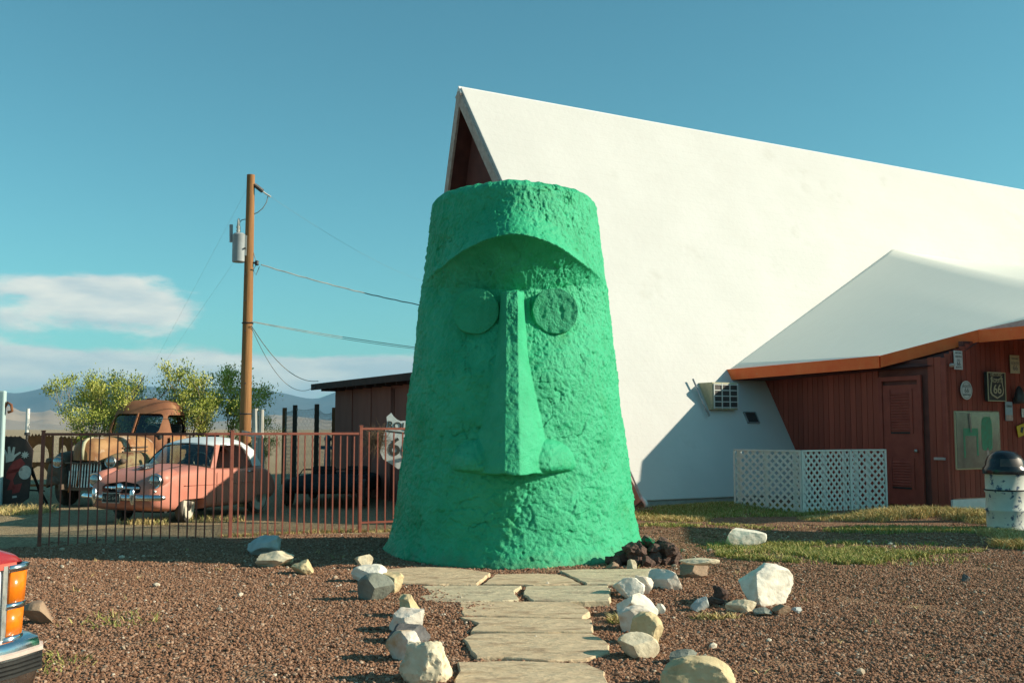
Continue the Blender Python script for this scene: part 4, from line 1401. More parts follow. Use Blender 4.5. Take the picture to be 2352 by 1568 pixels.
Pa, Pb, Pc = F0, Vector((-4.081, 14.987, 0)), Vector((-2.337, 15.88, 0))
fence_panel('metal_fence', Pa, Pb, FH, 20, 'leftmost dark red bar fence panel in front of the salmon car', True, True)
fence_panel('metal_fence', Pb, Pc, FH, 17, 'middle bar fence panel with sunlit orange rail', False, False)
Pd = Pc + FD * 3.1
fence_panel('metal_fence', Pc, Pd, 1.575, 22, 'taller bar fence panel running behind the green head', True, True, True)
# dry tumbleweed caught on the fence


def tangle(name, c, r, n, m, label, cat, seed, rad=0.0025):
    rg = random.Random(seed); q = MB()
    for i in range(n):
        d = Vector((rg.gauss(0, 1), rg.gauss(0, 1), rg.gauss(0, 1))).normalized()
        p = Vector((0, 0, 0)) + d * r * rg.uniform(0, 0.5); pts = [p.copy()]
        v = Vector((rg.gauss(0, 1), rg.gauss(0, 1), rg.gauss(0, 1))).normalized()
        for k in range(4):
            v = (v + Vector((rg.gauss(0, .5), rg.gauss(0, .5), rg.gauss(0, .5)))).normalized()
            p = p + v * r * 0.22; pts.append(p.copy())
        q.tube(pts, [rad, rad * .8, rad * .6, rad * .5, rad * .3], 3)
    o = q.build(name, m, None, loc=c)
    tag(o, label, cat)
    return o


M['twig'] = mat('dry_twig', (0.17, 0.12, 0.075), (0.24, 0.17, 0.10), scale=20, rough=0.9)
tangle('tumbleweed', at(868, 1012, 16.25), 0.34, 320, M['twig'], 'dry tumbleweed caught behind the bar fence beside the head', 'tumbleweed', 3)

# ------------------------------------------------------------------ shed behind the head
sh0 = Vector((-4.62, 25.15, 0)) + U * 0.30
shed = empty('brown_shed', sh0, TH)
tag(shed, 'dark brown flat roofed shed behind the green head', 'shed')
SL, SW, SHT = 9.0, 1.6, 2.52          # along the toward-viewer axis, along the ridge axis, height
ws = MB(); ws.box((SW / 2, -SL / 2, SHT / 2 - 0.1), (SW, SL, SHT + 0.2)); ws.build('wall', M['shed'], shed)
q = MB(); q.box((0, 0, 0), (0.018, 1.18, SHT)); pme = q.mesh('panel')
assert True
for i in range(8):
    link('panel', pme, M['shed'], shed, (-0.008, -0.62 - i * 1.19, SHT / 2))
    MB().box((-0.022, -1.215 - i * 1.19, SHT / 2), (0.03, 0.05, SHT)).build('batten', M['shed'], shed)
rf = MB(); rf.prism([(-0.42, 0.45, SHT + 0.02), (SW + 0.1, 0.45, SHT + 0.22), (SW + 0.1, 0.45, SHT + 0.34), (-0.42, 0.45, SHT + 0.14)], (0, -SL - 0.9, 0)).build('roof', M['darkbrown'], shed)
MB().prism([(0, 0, SHT), (SW, 0, SHT), (SW, 0, SHT + 0.19)], (0, -SL, 0)).build('roof_wedge', M['shed'], shed)
for i in range(16):
    MB().box((-0.20, -0.1 - i * 0.58, SHT + 0.0), (0.40, 0.045, 0.10)).build('rafter_tail', M['darkbrown'], shed)
MB().box((-0.435, -SL / 2 + 0.2, SHT + 0.07), (0.03, SL + 0.7, 0.15)).build('fascia', M['darkbrown'], shed)
MB().tube([(-0.03, -3.62, 0.1), (-0.03, -3.62, SHT - 0.1)], 0.03, 8).build('conduit', M['shed'], shed, smooth=True)
MB().tube([(-0.03, -3.74, 0.1), (-0.03, -3.74, SHT - 0.1)], 0.022, 8).build('conduit', M['shed'], shed, smooth=True)

# route shield leaning against the fence


def shield_poly(w, h):
    half = [(0.0, 0.46), (0.10, 0.44), (0.20, 0.47), (0.30, 0.53), (0.37, 0.60), (0.48, 0.50), (0.44, 0.34), (0.48, 0.10), (0.53, -0.12), (0.52, -0.32), (0.42, -0.46), (0.22, -0.54), (0.0, -0.64)]
    pts = [(x, z) for x, z in half] + [(-x, z) for x, z in half[-2:0:-1]]
    return [Vector((x * w, 0, z * h / 1.2)) for x, z in pts]


def shield(name, loc, rz, w, h, label, tilt=0.0, board=None):
    root = empty(name, loc, rz)
    root.rotation_euler = (0, tilt, rz)
    tag(root, label, 'sign')
    q = MB(); q.prism(shield_poly(w, h), (0, 0.02, 0)); q.build('plate', M['shieldwhite'], root)
    q = MB(); q.box((0, -0.004, h * 0.155), (w * 0.86, 0.006, h * 0.022)); q.build('divider', M['signink'], root)
    for txt, sz, zz in (('ROUTE', w * 0.27, h * 0.265), ('66', w * 0.66, -h * 0.14)):
        me = text_mesh(txt, sz, 0.002)
        me.transform(Matrix.Rotation(R(90), 4, 'X'))
        link('lettering', me, M['signink'], root, (0, -0.006, zz))
    return root


shield('route_shield_sign', at(923, 1012, 16.75), R(10), 0.62, 0.86, 'weathered white highway shield reading ROUTE 66 half hidden by the head', R(7))

# ------------------------------------------------------------------ utility pole and wires
PY = 20.9
pb, pt = at(563, 1000, PY), at(575, 402, PY)
pole = empty('utility_pole', (pb.x, PY, 0))
tag(pole, 'tall brown wooden utility pole with a transformer', 'utility pole')
ptx = 0.0
pz = pt.z
MB().cyl((0, 0, -0.3), (0, 0, pz), 0.128, 0.082, 18).build('shaft', M['pole'], pole, smooth=40)


def PL(x, y, dy=0.0):
    p = at(x, y, PY + dy)
    return p - Vector((pb.x, PY, 0))


t0 = PL(549, 569, -0.05)
MB().lathe([(0.125, -0.30), (0.135, -0.285), (0.135, 0.25), (0.14, 0.265), (0.10, 0.30), (0, 0.31)], t0, 20).build('transformer', M['grey_tank'], pole, smooth=30)
MB().box(t0 + Vector((0.125, -0.02, 0.04)), (0.09, 0.05, 0.42)).build('mounting_bracket', M['porcelain'], pole)
MB().lathe([(0.05, 0), (0.035, 0.05), (0.05, 0.07), (0.03, 0.12), (0.045, 0.14), (0.025, 0.20), (0.035, 0.22), (0.02, 0.33)], t0 + Vector((-0.02, 0, 0.28)), 12).build('bushing', M['porcelain'], pole, smooth=True)
MB().cyl(PL(531, 556), PL(531, 516), 0.035, 0.035, 10).build('arrester', M['grey_tank'], pole)
MB().box(PL(538, 552), (0.14, 0.04, 0.04)).build('arrester_bracket', M['darkmetal'], pole)
ins0, ins1 = PL(585, 425), PL(604, 440)
q = MB(); q.cyl(PL(577, 424), ins0, 0.015, 0.015, 8)
dI = (ins1 - ins0)
for i in range(7):
    a = ins0 + dI * (i / 7); q.cyl(a, a + dI / 7 * 0.75, 0.05, 0.04, 10)
q.build('insulator', M['darkmetal'], pole)
MB().tube([ins1, PL(612, 446), PL(622, 452)], 0.018, 6).build('dead_end_clamp', M['porcelain'], pole)
MB().tube([PL(616, 449), PL(612, 465), PL(604, 478), PL(592, 488), PL(578, 494)], 0.010, 6).build('jumper', M['wire'], pole)
MB().tube([PL(573, 502), PL(556, 505), PL(546, 514), PL(543, 524)], 0.009, 6).build('jumper', M['wire'], pole)
MB().cyl(PL(570, 603), PL(588, 604), 0.02, 0.02, 6).build('rack_bolt', M['darkmetal'], pole)
MB().lathe([(0.03, -0.05), (0.045, -0.03), (0.03, 0), (0.045, 0.03), (0.03, 0.05)], PL(590, 604), 10).build('spool', M['darkmetal'], pole, smooth=True)
MB().tube([PL(578, 560), PL(585, 590), PL(590, 604), PL(582, 620), PL(588, 632), PL(596, 612)], 0.008, 6).build('jumper', M['wire'], pole)
for yy_ in (570, 630, 690, 760, 880):
    MB().cyl(PL(563, yy_, -0.08), PL(563, yy_, -0.15), 0.018, 0.018, 6).build('bolt', M['darkmetal'], pole)
for k_, yy_ in enumerate((742, 950)):
    MB().lathe([(0.115 + 0.008 * k_, -0.012), (0.122 + 0.008 * k_, 0), (0.115 + 0.008 * k_, 0.012)], Vector((0, 0, PL(563, yy_).z)), 18).build('strap', M['darkmetal'], pole)


def wire(a, b, sag, r, label, name='power_line', twist=0.0, n=26):
    pts = []
    for i in range(n + 1):
        t = i / n; p = a.lerp(b, t); p.z -= sag * 4 * t * (1 - t)
        if twist: p.z += twist * math.sin(t * 60); p.y += twist * math.cos(t * 60)
        pts.append(p)
    q = MB(); q.tube([p - a for p in pts], r, 6)
    o = q.build(name, M['wire'], None, loc=a)
    return tag(o, label, 'power line', 'overhead wires at the utility pole')


wire(at(600, 608, PY - .1), at(985, 704, 25.6), 0.06, 0.013, 'thick twisted cable running from the pole to the A-frame', twist=0.006)
wire(at(578, 738, PY - .1), at(975, 800, 26.0), 0.03, 0.008, 'straight wire below the twisted cable behind the head')
wire(at(578, 739, PY - .1), at(975, 803, 26.0), 0.05, 0.006, 'thinner of two parallel wires behind the head')
wire(at(577, 747, PY - .1), at(731, 875, 25.6), 0.33, 0.008, 'sagging wire from the pole to the shed roof corner')
wire(at(577, 750, PY - .1), at(733, 880, 25.6), 0.62, 0.006, 'lower sagging wire to the shed roof corner')
wire(at(622, 452, PY), at(985, 650, 40.0), 0.2, 0.002, 'faint thin line leaving the insulator to the right')
wire(at(568, 432, PY), at(330, 880, 31.0), 0.0, 0.0013, 'upper guy wire slanting left from the pole top')
wire(at(566, 560, PY), at(352, 870, 30.0), 0.0, 0.0013, 'lower guy wire slanting left below the transformer')

# ------------------------------------------------------------------ fence of timber posts behind the cars
CF = [(654, 940, 'brownpost'), (678, 934, 'darkpost'), (728, 932, 'darkpost'), (768, 940, 'brownpost')]  # inner two posts get a darker brown than the outer two
CY = [29.5, 28.5, 27.6, 27.2]
cf = empty('wire_mesh_fence', at(654, 1000, 29.5) * 1.0)
cf.location.z = 0
tag(cf, 'chicken wire fence on dark timber posts left of the shed', 'fence')
tops = []
for (x, y, mk), Y in zip(CF, CY):
    p = at(x, y, Y)
    lp = p - cf.location
    MB().box((lp.x, lp.y, lp.z / 2), (0.115, 0.10, lp.z + 0.1)).build('post', M[mk], cf, bevel=0.01)
    tops.append(lp)
q = MB()
for i in range(3):
    a, b = tops[i], tops[i + 1]
    n = 16
    for k in range(n * 2 + 1):
        for sg in (1, -1):
            x0_ = (k / n - (0.5 if sg > 0 else 0.5))
            p0, p1 = x0_, x0_ + sg * 0.62
            pts = []
            for j in range(7):
                t = p0 + (p1 - p0) * j / 6
                if 0 <= t <= 1:
                    bp = a.lerp(b, t); zt = a.z + (b.z - a.z) * t - 0.05 - 0.12 * math.sin(math.pi * t) * (0.4 if i < 2 else 1)
                    pts.append(Vector((bp.x, bp.y, zt * (1 - j / 6))))
            for j in range(len(pts) - 1):
                q.bar(pts[j], pts[j + 1], 0.004, 0.004)
    pts = [Vector((a.lerp(b, t / 8).x, a.lerp(b, t / 8).y, a.z + (b.z - a.z) * t / 8 - 0.05 - 0.12 * math.sin(math.pi * t / 8) * (0.4 if i < 2 else 1))) for t in range(9)]
    q.tube(pts, 0.006, 4)
o = q.build('wire_mesh', M['wire'], cf); o['kind'] = 'stuff'
# bleached post by the pole
gpp = at(590, 1062, 20.6)
gpost = empty('driftwood_post', (gpp.x, gpp.y, 0))
tag(gpost, 'split bleached grey wooden post beside the utility pole', 'post')
q = MB(); zt = at(586, 938, 20.6).z
q.tube([(0.02, 0, -0.1), (0.01, 0, 0.6), (-0.03, 0, 1.2), (-0.06, 0, zt)], [0.085, 0.08, 0.075, 0.06], 9); q.build('post', M['greypost'], gpost)
q = MB(); q.tube([(0.09, 0.01, -0.1), (0.09, 0, 0.7), (0.07, 0, 1.3), (0.075, 0, zt - 0.02)], [0.075, 0.07, 0.06, 0.045], 9); q.build('post_half', M['greypost'], gpost)
MB().bar((-0.3, -0.05, zt - 0.48), (0.12, -0.08, zt - 0.56), 0.05, 0.09).build('cross_piece', M['greypost'], gpost)
# hydrant-like blue standpipe beyond the wire fence
bp0 = at(752, 1062, 26.5)
sp_ = empty('standpipe', (bp0.x, bp0.y, 0)); tag(sp_, 'blue grey standpipe with a cross bar by the shed corner', 'standpipe')
M['bluepipe'] = mat('blue_grey_paint', (0.10, 0.17, 0.22), rough=0.6)
MB().cyl((0, 0, -0.1), (0, 0, 1.25), 0.11, 0.07, 12).build('column', M['bluepipe'], sp_)
MB().lathe([(0.09, 1.25), (0.10, 1.3), (0.06, 1.38), (0, 1.40)], (0, 0, 0), 12).build('cap', M['bluepipe'], sp_)
MB().bar((-0.2, 0, 1.08), (0.65, 0, 1.06), 0.06, 0.09).build('cross_bar', M['bluepipe'], sp_)

# ------------------------------------------------------------------ lattice screens
LH = 1.12
q = MB(); q.box((0, 0, 0), (1.0, 0.008, 0.043)); slat_me = q.mesh('slat')


def lattice(a, b, label):
    root = empty('lattice_panel', (a.x, a.y, 0))
    tag(root, label, 'lattice', 'white lattice screens before the red wing')
    d = b - a; L_ = d.length
    root.rotation_euler = (0, 0, math.atan2(d.y, d.x))
    z0 = 0.03
    pitch = 0.152 * math.sqrt(2) * 0.5 * 1.38
    for sg, yo in ((1, 0.0), (-1, -0.009)):
        c = -LH
        while c < L_ + LH:
            # line x = c + t, z = t (sg=1) or z = LH - t
            t0_, t1_ = max(0.0, -c), min(LH, L_ - c)
            if t1_ - t0_ > 0.04:
                x0_, x1_ = c + t0_, c + t1_
                z0_, z1_ = (t0_, t1_) if sg > 0 else (LH - t0_, LH - t1_)
                ln = math.hypot(x1_ - x0_, z1_ - z0_)
                o = link('slat', slat_me, M['lattice'], root, ((x0_ + x1_) / 2, yo, z0 + (z0_ + z1_) / 2), (0, -math.atan2(z1_ - z0_, x1_ - x0_), 0))
                o.scale = (ln, 1, 1)
            c += pitch
    for u in (0.012, L_ - 0.012):
        MB().box((u, -0.02, z0 + LH / 2), (0.035, 0.02, LH + 0.02)).build('edge_strip', M['lattice'], root)
    MB().box((L_ / 2, -0.02, z0 + LH), (L_, 0.02, 0.03)).build('top_strip', M['lattice'], root)
    for u in ((0.16, L_ / 2 + 0.02) if L_ < 1.0 else (L_ * 0.07, L_ * 0.48, L_ * 0.9)):
        MB().box((u, 0.03, z0 + LH / 2), (0.075, 0.035, LH - 0.02)).build('stake', M['lattice'], root)
    return root


la, lb, lc_, ld = at(1688, 1142, 19.75), Vector((5.32, 18.95, 0)), Vector((6.44, 19.62, 0)), Vector((7.20, 19.85, 0))
lattice(Vector((la.x, la.y, 0)), lb, 'left white lattice panel angled towards the white roof foot')
lattice(lb, lc_, 'middle white lattice panel facing the yard')
lattice(lc_, ld, 'short right white lattice panel in front of the red boards')

# ------------------------------------------------------------------ oil drum bin
dp = atz(2309, 1217)
drum = empty('oil_drum_bin', (dp.x + 0.15, dp.y + 0.25, gz(dp.x, dp.y)))
tag(drum, 'white peeling oil drum litter bin with black domed lid', 'litter bin')
RD = 0.293
prof = [(RD, 0), (RD + 0.012, 0.01), (RD, 0.025)]
for zr in (0.30, 0.59):
    prof += [(RD, zr - 0.03), (RD + 0.014, zr - 0.008), (RD + 0.014, zr + 0.008), (RD, zr + 0.03)]
prof += [(RD, 0.85), (RD + 0.012, 0.865), (RD + 0.008, 0.88)]
MB().lathe(prof, (0, 0, 0), 40).build('drum', M['drum'], drum, smooth=50)
MB().lathe([(RD + 0.03, 0.86), (RD + 0.035, 0.90), (RD + 0.03, 0.94), (0.285, 0.99), (0.27, 1.07), (0.235, 1.14), (0.17, 1.195), (0.08, 1.22), (0, 1.225)], (0, 0, 0), 40).build('lid', M['lid'], drum, smooth=50)
q = MB()
rows = []
for i in range(9):
    a0 = R(-128 + i * 9.5)
    rows.append([Vector((math.cos(a0) * r_, math.sin(a0) * r_, z)) for r_, z in ((0.296, 0.965), (0.292, 1.0), (0.281, 1.05), (0.262, 1.10))])
q.loft(rows); q.build('lid_flap', M['darkmetal'], drum, smooth=True)
MB().lathe([(RD + 0.008, 0.595), (RD + 0.022, 0.60), (RD + 0.022, 0.615), (RD + 0.008, 0.62)], (0, 0, 0), 40).build('strap', M['black'], drum)

# ------------------------------------------------------------------ signs on the red front wall
fp0 = wl(WU, KN, 0)


def on_front(x, y, out=0.03):
    return on_plane(x, y, fp0, NV) + NV * out


def wall_sign(name, x0, x1, y0, y1, mk, label, th=0.012, border=None, out=0.022, rot=0.0):
    a, b = on_front(x0, y0, out), on_front(x1, y1, out)
    c = (a + b) / 2
    w = (b - a).dot(U); h = a.z - b.z
    root = empty(name, c, TH)
    root.rotation_euler = (0, rot, TH)
    tag(root, label, 'sign', 'signs hung on the red front wall')
    q = MB(); q.box((0, 0, 0), (w, th, h)); q.build('plate', M[mk], root, bevel=0.003)
    return root, w, h


def letters(root, txt, size, x, z, mk, out=0.010):
    me = text_mesh(txt, size, 0.0015); me.transform(Matrix.Rotation(R(90), 4, 'X'))
    return link('lettering', me, M[mk], root, (x, -out, z))


r_, w, h = wall_sign('plaque_sign', 2188, 2209, 805, 849, 'signwhite', 'small white upright plaque under the orange fascia corner')
for i, (t_, sz) in enumerate((('HISTORIC', .16), ('ARIZONA', .17), ('U.S.', .2), ('66', .42), ('ROUTE', .2))):
    letters(r_, t_, sz * w * 1.05, 0, h * (0.38 - 0.19 * i), 'signgrey')
r_, w, h = wall_sign('plaque_sign', 2317, 2340, 815, 858, 'signcream', 'small cream upright plaque right of the black shield')
for i, (t_, sz) in enumerate((('HISTORIC', .16), ('ROUTE', .24), ('66', .5))):
    letters(r_, t_, sz * w * 1.05, 0, h * (0.3 - 0.25 * i), 'signgrey')
a, b = on_front(2203, 874), on_front(2231, 918)
rw, rh = (b - a).dot(U) / 2, (a.z - b.z) / 2
ov = empty('oval_sign', (a + b) / 2, TH); tag(ov, 'oval pale medallion sign below the white plaque', 'sign', 'signs hung on the red front wall')
q = MB(); q.prism([(math.cos(t) * rw, 0, math.sin(t) * rh) for t in [i * math.pi / 20 for i in range(40)]], (0, 0.012, 0)); q.build('plate', M['signwhite'], ov)
q = MB()
pr = []
for i in range(40):
    t = i * math.pi / 20
    pr.append([Vector((math.cos(t) * rw * f_, -0.003, math.sin(t) * rh * f_)) for f_ in (0.80, 0.86)])
pr.append(pr[0]); q.loft(pr); q.build('ring', M['signgrey'], ov)
letters(ov, 'ROUTE', rw * 0.42, 0, rh * 0.42, 'signgrey', 0.004); letters(ov, '66', rw * 0.8, 0, -rh * 0.02, 'signgrey', 0.004); letters(ov, 'ARIZONA', rw * 0.30, 0, -rh * 0.48, 'signgrey', 0.004)
r_, w, h = wall_sign('carved_shield_sign', 2258, 2302, 854, 922, 'signblack', 'black carved board with a pale ROUTE 66 shield', th=0.07, out=0.05)
q = MB(); q.prism([p * 1.0 + Vector((0, -0.046, -0.01)) for p in shield_poly(w * 0.70, h * 0.74)], (0, 0.008, 0)); q.build('shield_outline', M['signcream'], r_)
q = MB(); q.prism([p + Vector((0, -0.049, -0.01)) for p in shield_poly(w * 0.60, h * 0.64)], (0, 0.004, 0)); q.build('shield_face', M['signblack'], r_)
letters(r_, '66', w * 0.46, 0, -h * 0.10, 'signcream', 0.052); letters(r_, 'ROUTE', w * 0.20, 0, h * 0.20, 'signcream', 0.052); letters(r_, 'HISTORIC', w * 0.15, 0, h * 0.405, 'signcream', 0.044)
q = MB()
for sx_, sz_, ww, hh in ((0, h / 2 - .01, w, .018), (0, -h / 2 + .01, w, .018), (-w / 2 + .01, 0, .018, h - .04), (w / 2 - .01, 0, .018, h - .04)):
    q.box((sx_, -0.04, sz_), (ww, 0.012, hh))
q.build('border', M['signcream'], r_)
a, b = on_front(2318, 886), on_front(2342, 928)
hd = empty('bell_ornament', (a + b) / 2, TH); tag(hd, 'dark pointed bell shaped ornament on the red wall', 'ornament')
MB().lathe([(0.105, -0.17), (0.11, -0.12), (0.095, 0.0), (0.06, 0.12), (0.03, 0.17), (0.0, 0.19)], (0, -0.08, 0), 14).build('bell', M['darkmetal'], hd, smooth=True)
MB().box((0, 0.0, -0.12), (0.16, 0.03, 0.12)).build('backplate', M['darkmetal'], hd)
r_, w, h = wall_sign('notice_sign', 2306, 2324, 922, 966, 'signblue', 'narrow pale blue notice beside the window')
q = MB(); q.box((0, -0.009, -h * 0.34), (w * 0.96, 0.004, h * 0.28)); q.build('lower_panel', M['rake_trim'], r_)
letters(r_, 'OPEN', w * 0.3, 0, h * 0.25, 'signgrey')
wall_sign('notice_sign', 2344, 2352, 938, 958, 'signwhite', 'tiny white card at the right edge of the picture')
r_, w, h = wall_sign('warning_sign', 2333, 2376, 970, 996, 'yellow', 'tilted yellow and black sign at the right edge', rot=R(-14))
q = MB(); q.prism([Vector((-w * .36, -0.009, -h * .1)), Vector((-w * .28, -0.009, h * .28)), Vector((-w * .12, -0.009, h * .2)), Vector((-w * .2, -0.009, -h * .05)), Vector((-w * .26, -0.009, -h * .3))], (0, 0.003, 0)); q.build('emblem', M['signblack'], r_)
letters(r_, 'XING', h * 0.5, w * 0.15, -h * 0.02, 'signblack')
# window
a, b = on_front(2192, 943, 0.0), on_front(2301, 1076, 0.0)
c = lc((a + b) / 2); w = (b - a).dot(U); h = a.z - b.z
win = MB(); win.box((c.x, KN + 0.018, c.z), (w, 0.04, h)); M['oldmirror'] = mat('dusty_window', (0.10, 0.105, 0.085), (0.16, 0.165, 0.13), scale=4, rough=0.12, spec=0.8, metal=0.0)
window = win.build('window', M['signcream'], bld, bevel=0.03)
MB().box((c.x, KN - 0.006, c.z), (w - 0.06, 0.01, h - 0.06)).build('pane', M['oldmirror'], window)
M['greenpaint2'] = mat('green_window_painting', (0.03, 0.30, 0.16), (0.06, 0.20, 0.10), scale=16, rough=0.5)
for dx, dz, ww, hh in ((0.25, 0.13, 0.34, 0.66),):
    MB().prism([Vector((c.x + dx + ww * a_, KN - 0.011, c.z + dz + hh * b_)) for a_, b_ in ((-.46, -.42), (-.36, -.5), (.34, -.5), (.46, -.44), (.5, .1), (.44, .38), (.28, .5), (-.2, .5), (-.42, .40), (-.5, .05))], (0, -0.003, 0)).build('painted_head', M['greenpaint2'], window)
MB().box((c.x + 0.26, KN - 0.0125, c.z - 0.32), (0.07, 0.003, 0.34)).build('painted_post', M['rake_trim'], window)
q = MB(); q.box((c.x - 0.24, KN - 0.0125, c.z + 0.16), (0.44, 0.003, 0.15)); q.box((c.x - 0.435, KN - 0.0126, c.z - 0.12), (0.05, 0.003, 0.44)); q.box((c.x - 0.045, KN - 0.0126, c.z - 0.10), (0.05, 0.003, 0.40)); q.build('painted_frame', M['greenpaint2'], window)
MB().bar((c.x - 0.28, KN - 0.0127, c.z + h / 2 - .05), (c.x - 0.25, KN - 0.0127, c.z + 0.15), 0.003, 0.07, (0, 1, 0)).build('painted_stripe', M['rake_trim'], window)

# tall board added out of view for the yard shade; real caster unknown
pyl = empty('added_shade_board', (12.0, 14.35, 0), R(85))
tag(pyl, 'tall board added out of view to cast the yard shade', 'sign')
MB().box((0, 0, 2.2), (2.1, 0.05, 4.1)).build('board', M['white_paint'], pyl)
for sx in (-0.7, 0.7):
    MB().box((sx, 0.08, 2.0), (0.1, 0.1, 4.3)).build('post', M['greypost'], pyl)

# ------------------------------------------------------------------ trees


def tree(name, base, h, spread, seed, label, stems=7, leaf=5200, fork=3, flat=0.0, mats=None):
    rg = random.Random(seed)
    root = empty(name, base)
    tag(root, label, 'tree', 'desert shrubs behind the old cars')
    wood = MB(); tips = []

    def grow(p, d, ln, r, lev):
        pts, rs = [p.copy()], [r]
        seg = 4
        for i in range(seg):
            d = (d + Vector((rg.gauss(0, .16), rg.gauss(0, .16), rg.gauss(0.05, .08)))).normalized()
            p = p + d * ln / seg
            pts.append(p.copy()); rs.append(r * (1 - 0.5 * (i + 1) / seg))
        wood.tube(pts, rs, 5 if lev < 2 else 3)
        if lev >= fork:
            tips.append((p.copy(), d.copy())); return
        if lev >= fork - 1: tips.append((pts[2].copy(), d.copy()))
        for k in range(rg.choice((2, 3, 3))):
            a = Vector((rg.gauss(0, 1), rg.gauss(0, 1), rg.gauss(0.15, .5)))
            nd = (d * 1.05 + a * 0.42 + Vector((0, 0, 0.12))).normalized()
            grow(pts[-1] if k else pts[-1], nd, ln * rg.uniform(0.55, 0.8), r * 0.55, lev + 1)
    for s_ in range(stems):
        a = 2 * math.pi * (s_ + rg.uniform(-.4, .4)) / stems
        out = rg.uniform(0.15, 1.0) * spread
        d = Vector((math.cos(a) * out, math.sin(a) * out, h)).normalized()
        grow(Vector((math.cos(a) * 0.06, math.sin(a) * 0.06, -0.1)), d, h * rg.uniform(0.34, 0.46), 0.045 * h / 3, 0)
    wood.build('trunk', M['bark'], root)
    v, f, at_ = [], [], []
    per = max(6, int(leaf / max(1, len(tips))))
    for (p, d) in tips:
        cr = rg.uniform(0.13, 0.23) * h / 3; tone = rg.uniform(0.1, 0.6)
        for i in range(per):
            o = Vector((rg.gauss(0, .55), rg.gauss(0, .55), rg.gauss(0, .5))) * cr + d * rg.uniform(-0.5, 0.9) * cr
            q0 = p + o
            dd = (d * 0.8 + Vector((rg.gauss(0, .5), rg.gauss(0, .5), rg.gauss(0.5, .4)))).normalized()
            ln = rg.uniform(0.035, 0.075) * h / 3; w = ln * rg.uniform(0.18, 0.32)
            sd = dd.orthogonal().normalized(); sd = (Matrix.Rotation(rg.uniform(0, 6.28), 3, dd) @ sd) * w
            b = len(v)
            v += [tuple(q0), tuple(q0 + dd * ln * .5 + sd), tuple(q0 + dd * ln), tuple(q0 + dd * ln * .5 - sd)]
            f.append((b, b + 1, b + 2, b + 3)); at_ += [min(1, tone + rg.uniform(0, 0.45))] * 4
    me = bpy.data.meshes.new('crown'); me.from_pydata(v, [], f)
    a = me.attributes.new('rnd', 'FLOAT', 'POINT'); a.data.foreach_set('value', at_)
    link('crown', me, mats or M['leaf'], root)
    return root


M['bark'] = mat('pale_bark', (0.26, 0.20, 0.13), (0.36, 0.29, 0.20), scale=12, rough=0.9)
M['leaf'] = attr_mat('yellow_green_leaf', [(0, (0.14, 0.18, 0.035)), (0.45, (0.30, 0.345, 0.065)), (0.8, (0.48, 0.48, 0.115)), (1, (0.62, 0.57, 0.21))], obj_amount=0)


def tb(x, y_top, Y):
    p = at(x, y_top, Y); return Vector((p.x, p.y, 0)), p.z


b_, h_ = tb(232, 886, 23.7); tree('desert_shrub', b_, h_ * 1.0, 1.35, 21, 'leftmost dark green shrub behind the rusty truck', 7, 21000)
b_, h_ = tb(335, 880, 24.6); tree('desert_shrub', b_, h_ * 0.92, 0.7, 22, 'yellow green shrub rising over the rusty cab roof', 4, 6000)
b_, h_ = tb(462, 852, 23.7); tree('desert_shrub', b_, h_ * 1.0, 0.95, 23, 'tallest feathery shrub between the rusty cab and the pole', 6, 17000)
b_, h_ = tb(596, 960, 23.4); tree('desert_shrub', b_, h_ * 0.9, 0.35, 24, 'low shrub growing behind the bleached post', 4, 5000)

# ------------------------------------------------------------------ vehicles


def ring_half(zb, w, ws, zs, zc):
    h = [(0, zb), (w * 0.7, zb), (w * 0.95, zb + 0.02), (w, zb + 0.10), (w * 1.0, (zb + zs) / 2 + 0.03), (w * 0.985, zs - 0.10), (ws * 1.02 + (w - ws) * 0.45, zs - 0.015), (ws * 0.80, zs + (zc - zs) * 0.30 + 0.01), (ws * 0.42, zs + (zc - zs) * 0.8), (0, zc)]
    return h


def body_loft(stations):
    rings = []
    for (x, zb, w, ws, zs, zc) in stations:
        h = ring_half(zb, w, ws, zs, zc)
        full = [Vector((x, y, z)) for y, z in h] + [Vector((x, -y, z)) for y, z in h[-2:0:-1]]
        rings.append(full)
    q = MB(); q.loft(rings, close=True, caps=True)
    return q


def cutter(shape):
    o = shape.build('cutter', None)
    return o


def wheel(parent, x, y, r, w, side, steer=0.0, tyre='tyre', wall=None, rim='dullchrome', dish=0.55):
    """side: +1 left, -1 right"""
    t = empty('wheel', (x, y, r)); t.parent = parent; t.rotation_euler = (0, 0, steer)
    s = side
    prof = [(r * 0.62, -w / 2), (r * 0.85, -w / 2), (r * 0.97, -w * 0.40), (r, -w * 0.25), (r, w * 0.25), (r * 0.97, w * 0.40), (r * 0.85, w / 2), (r * 0.62, w / 2)]
    MB().lathe(prof, (0, 0, 0), 32, 'y').build('tyre', M[tyre], t, smooth=40)
    if wall:
        q = MB(); q.lathe([(r * 0.63, s * (w / 2 + 0.002)), (r * 0.66, s * (w / 2 + 0.006)), (r * 0.80, s * (w / 2 + 0.004)), (r * 0.845, s * (w / 2 + 0.001))], (0, 0, 0), 32, 'y')
        q.build('whitewall', M[wall], t, smooth=True)
    q = MB(); q.lathe([(r * 0.63, s * w * 0.48), (r * 0.60, s * w * 0.36), (r * 0.50, s * w * 0.36), (r * 0.42, s * w * 0.48), (r * 0.25, s * w * 0.60), (0.001, s * w * 0.66)], (0, 0, 0), 32, 'y')
    q.build('hubcap', M[rim], t, smooth=40)
    return t


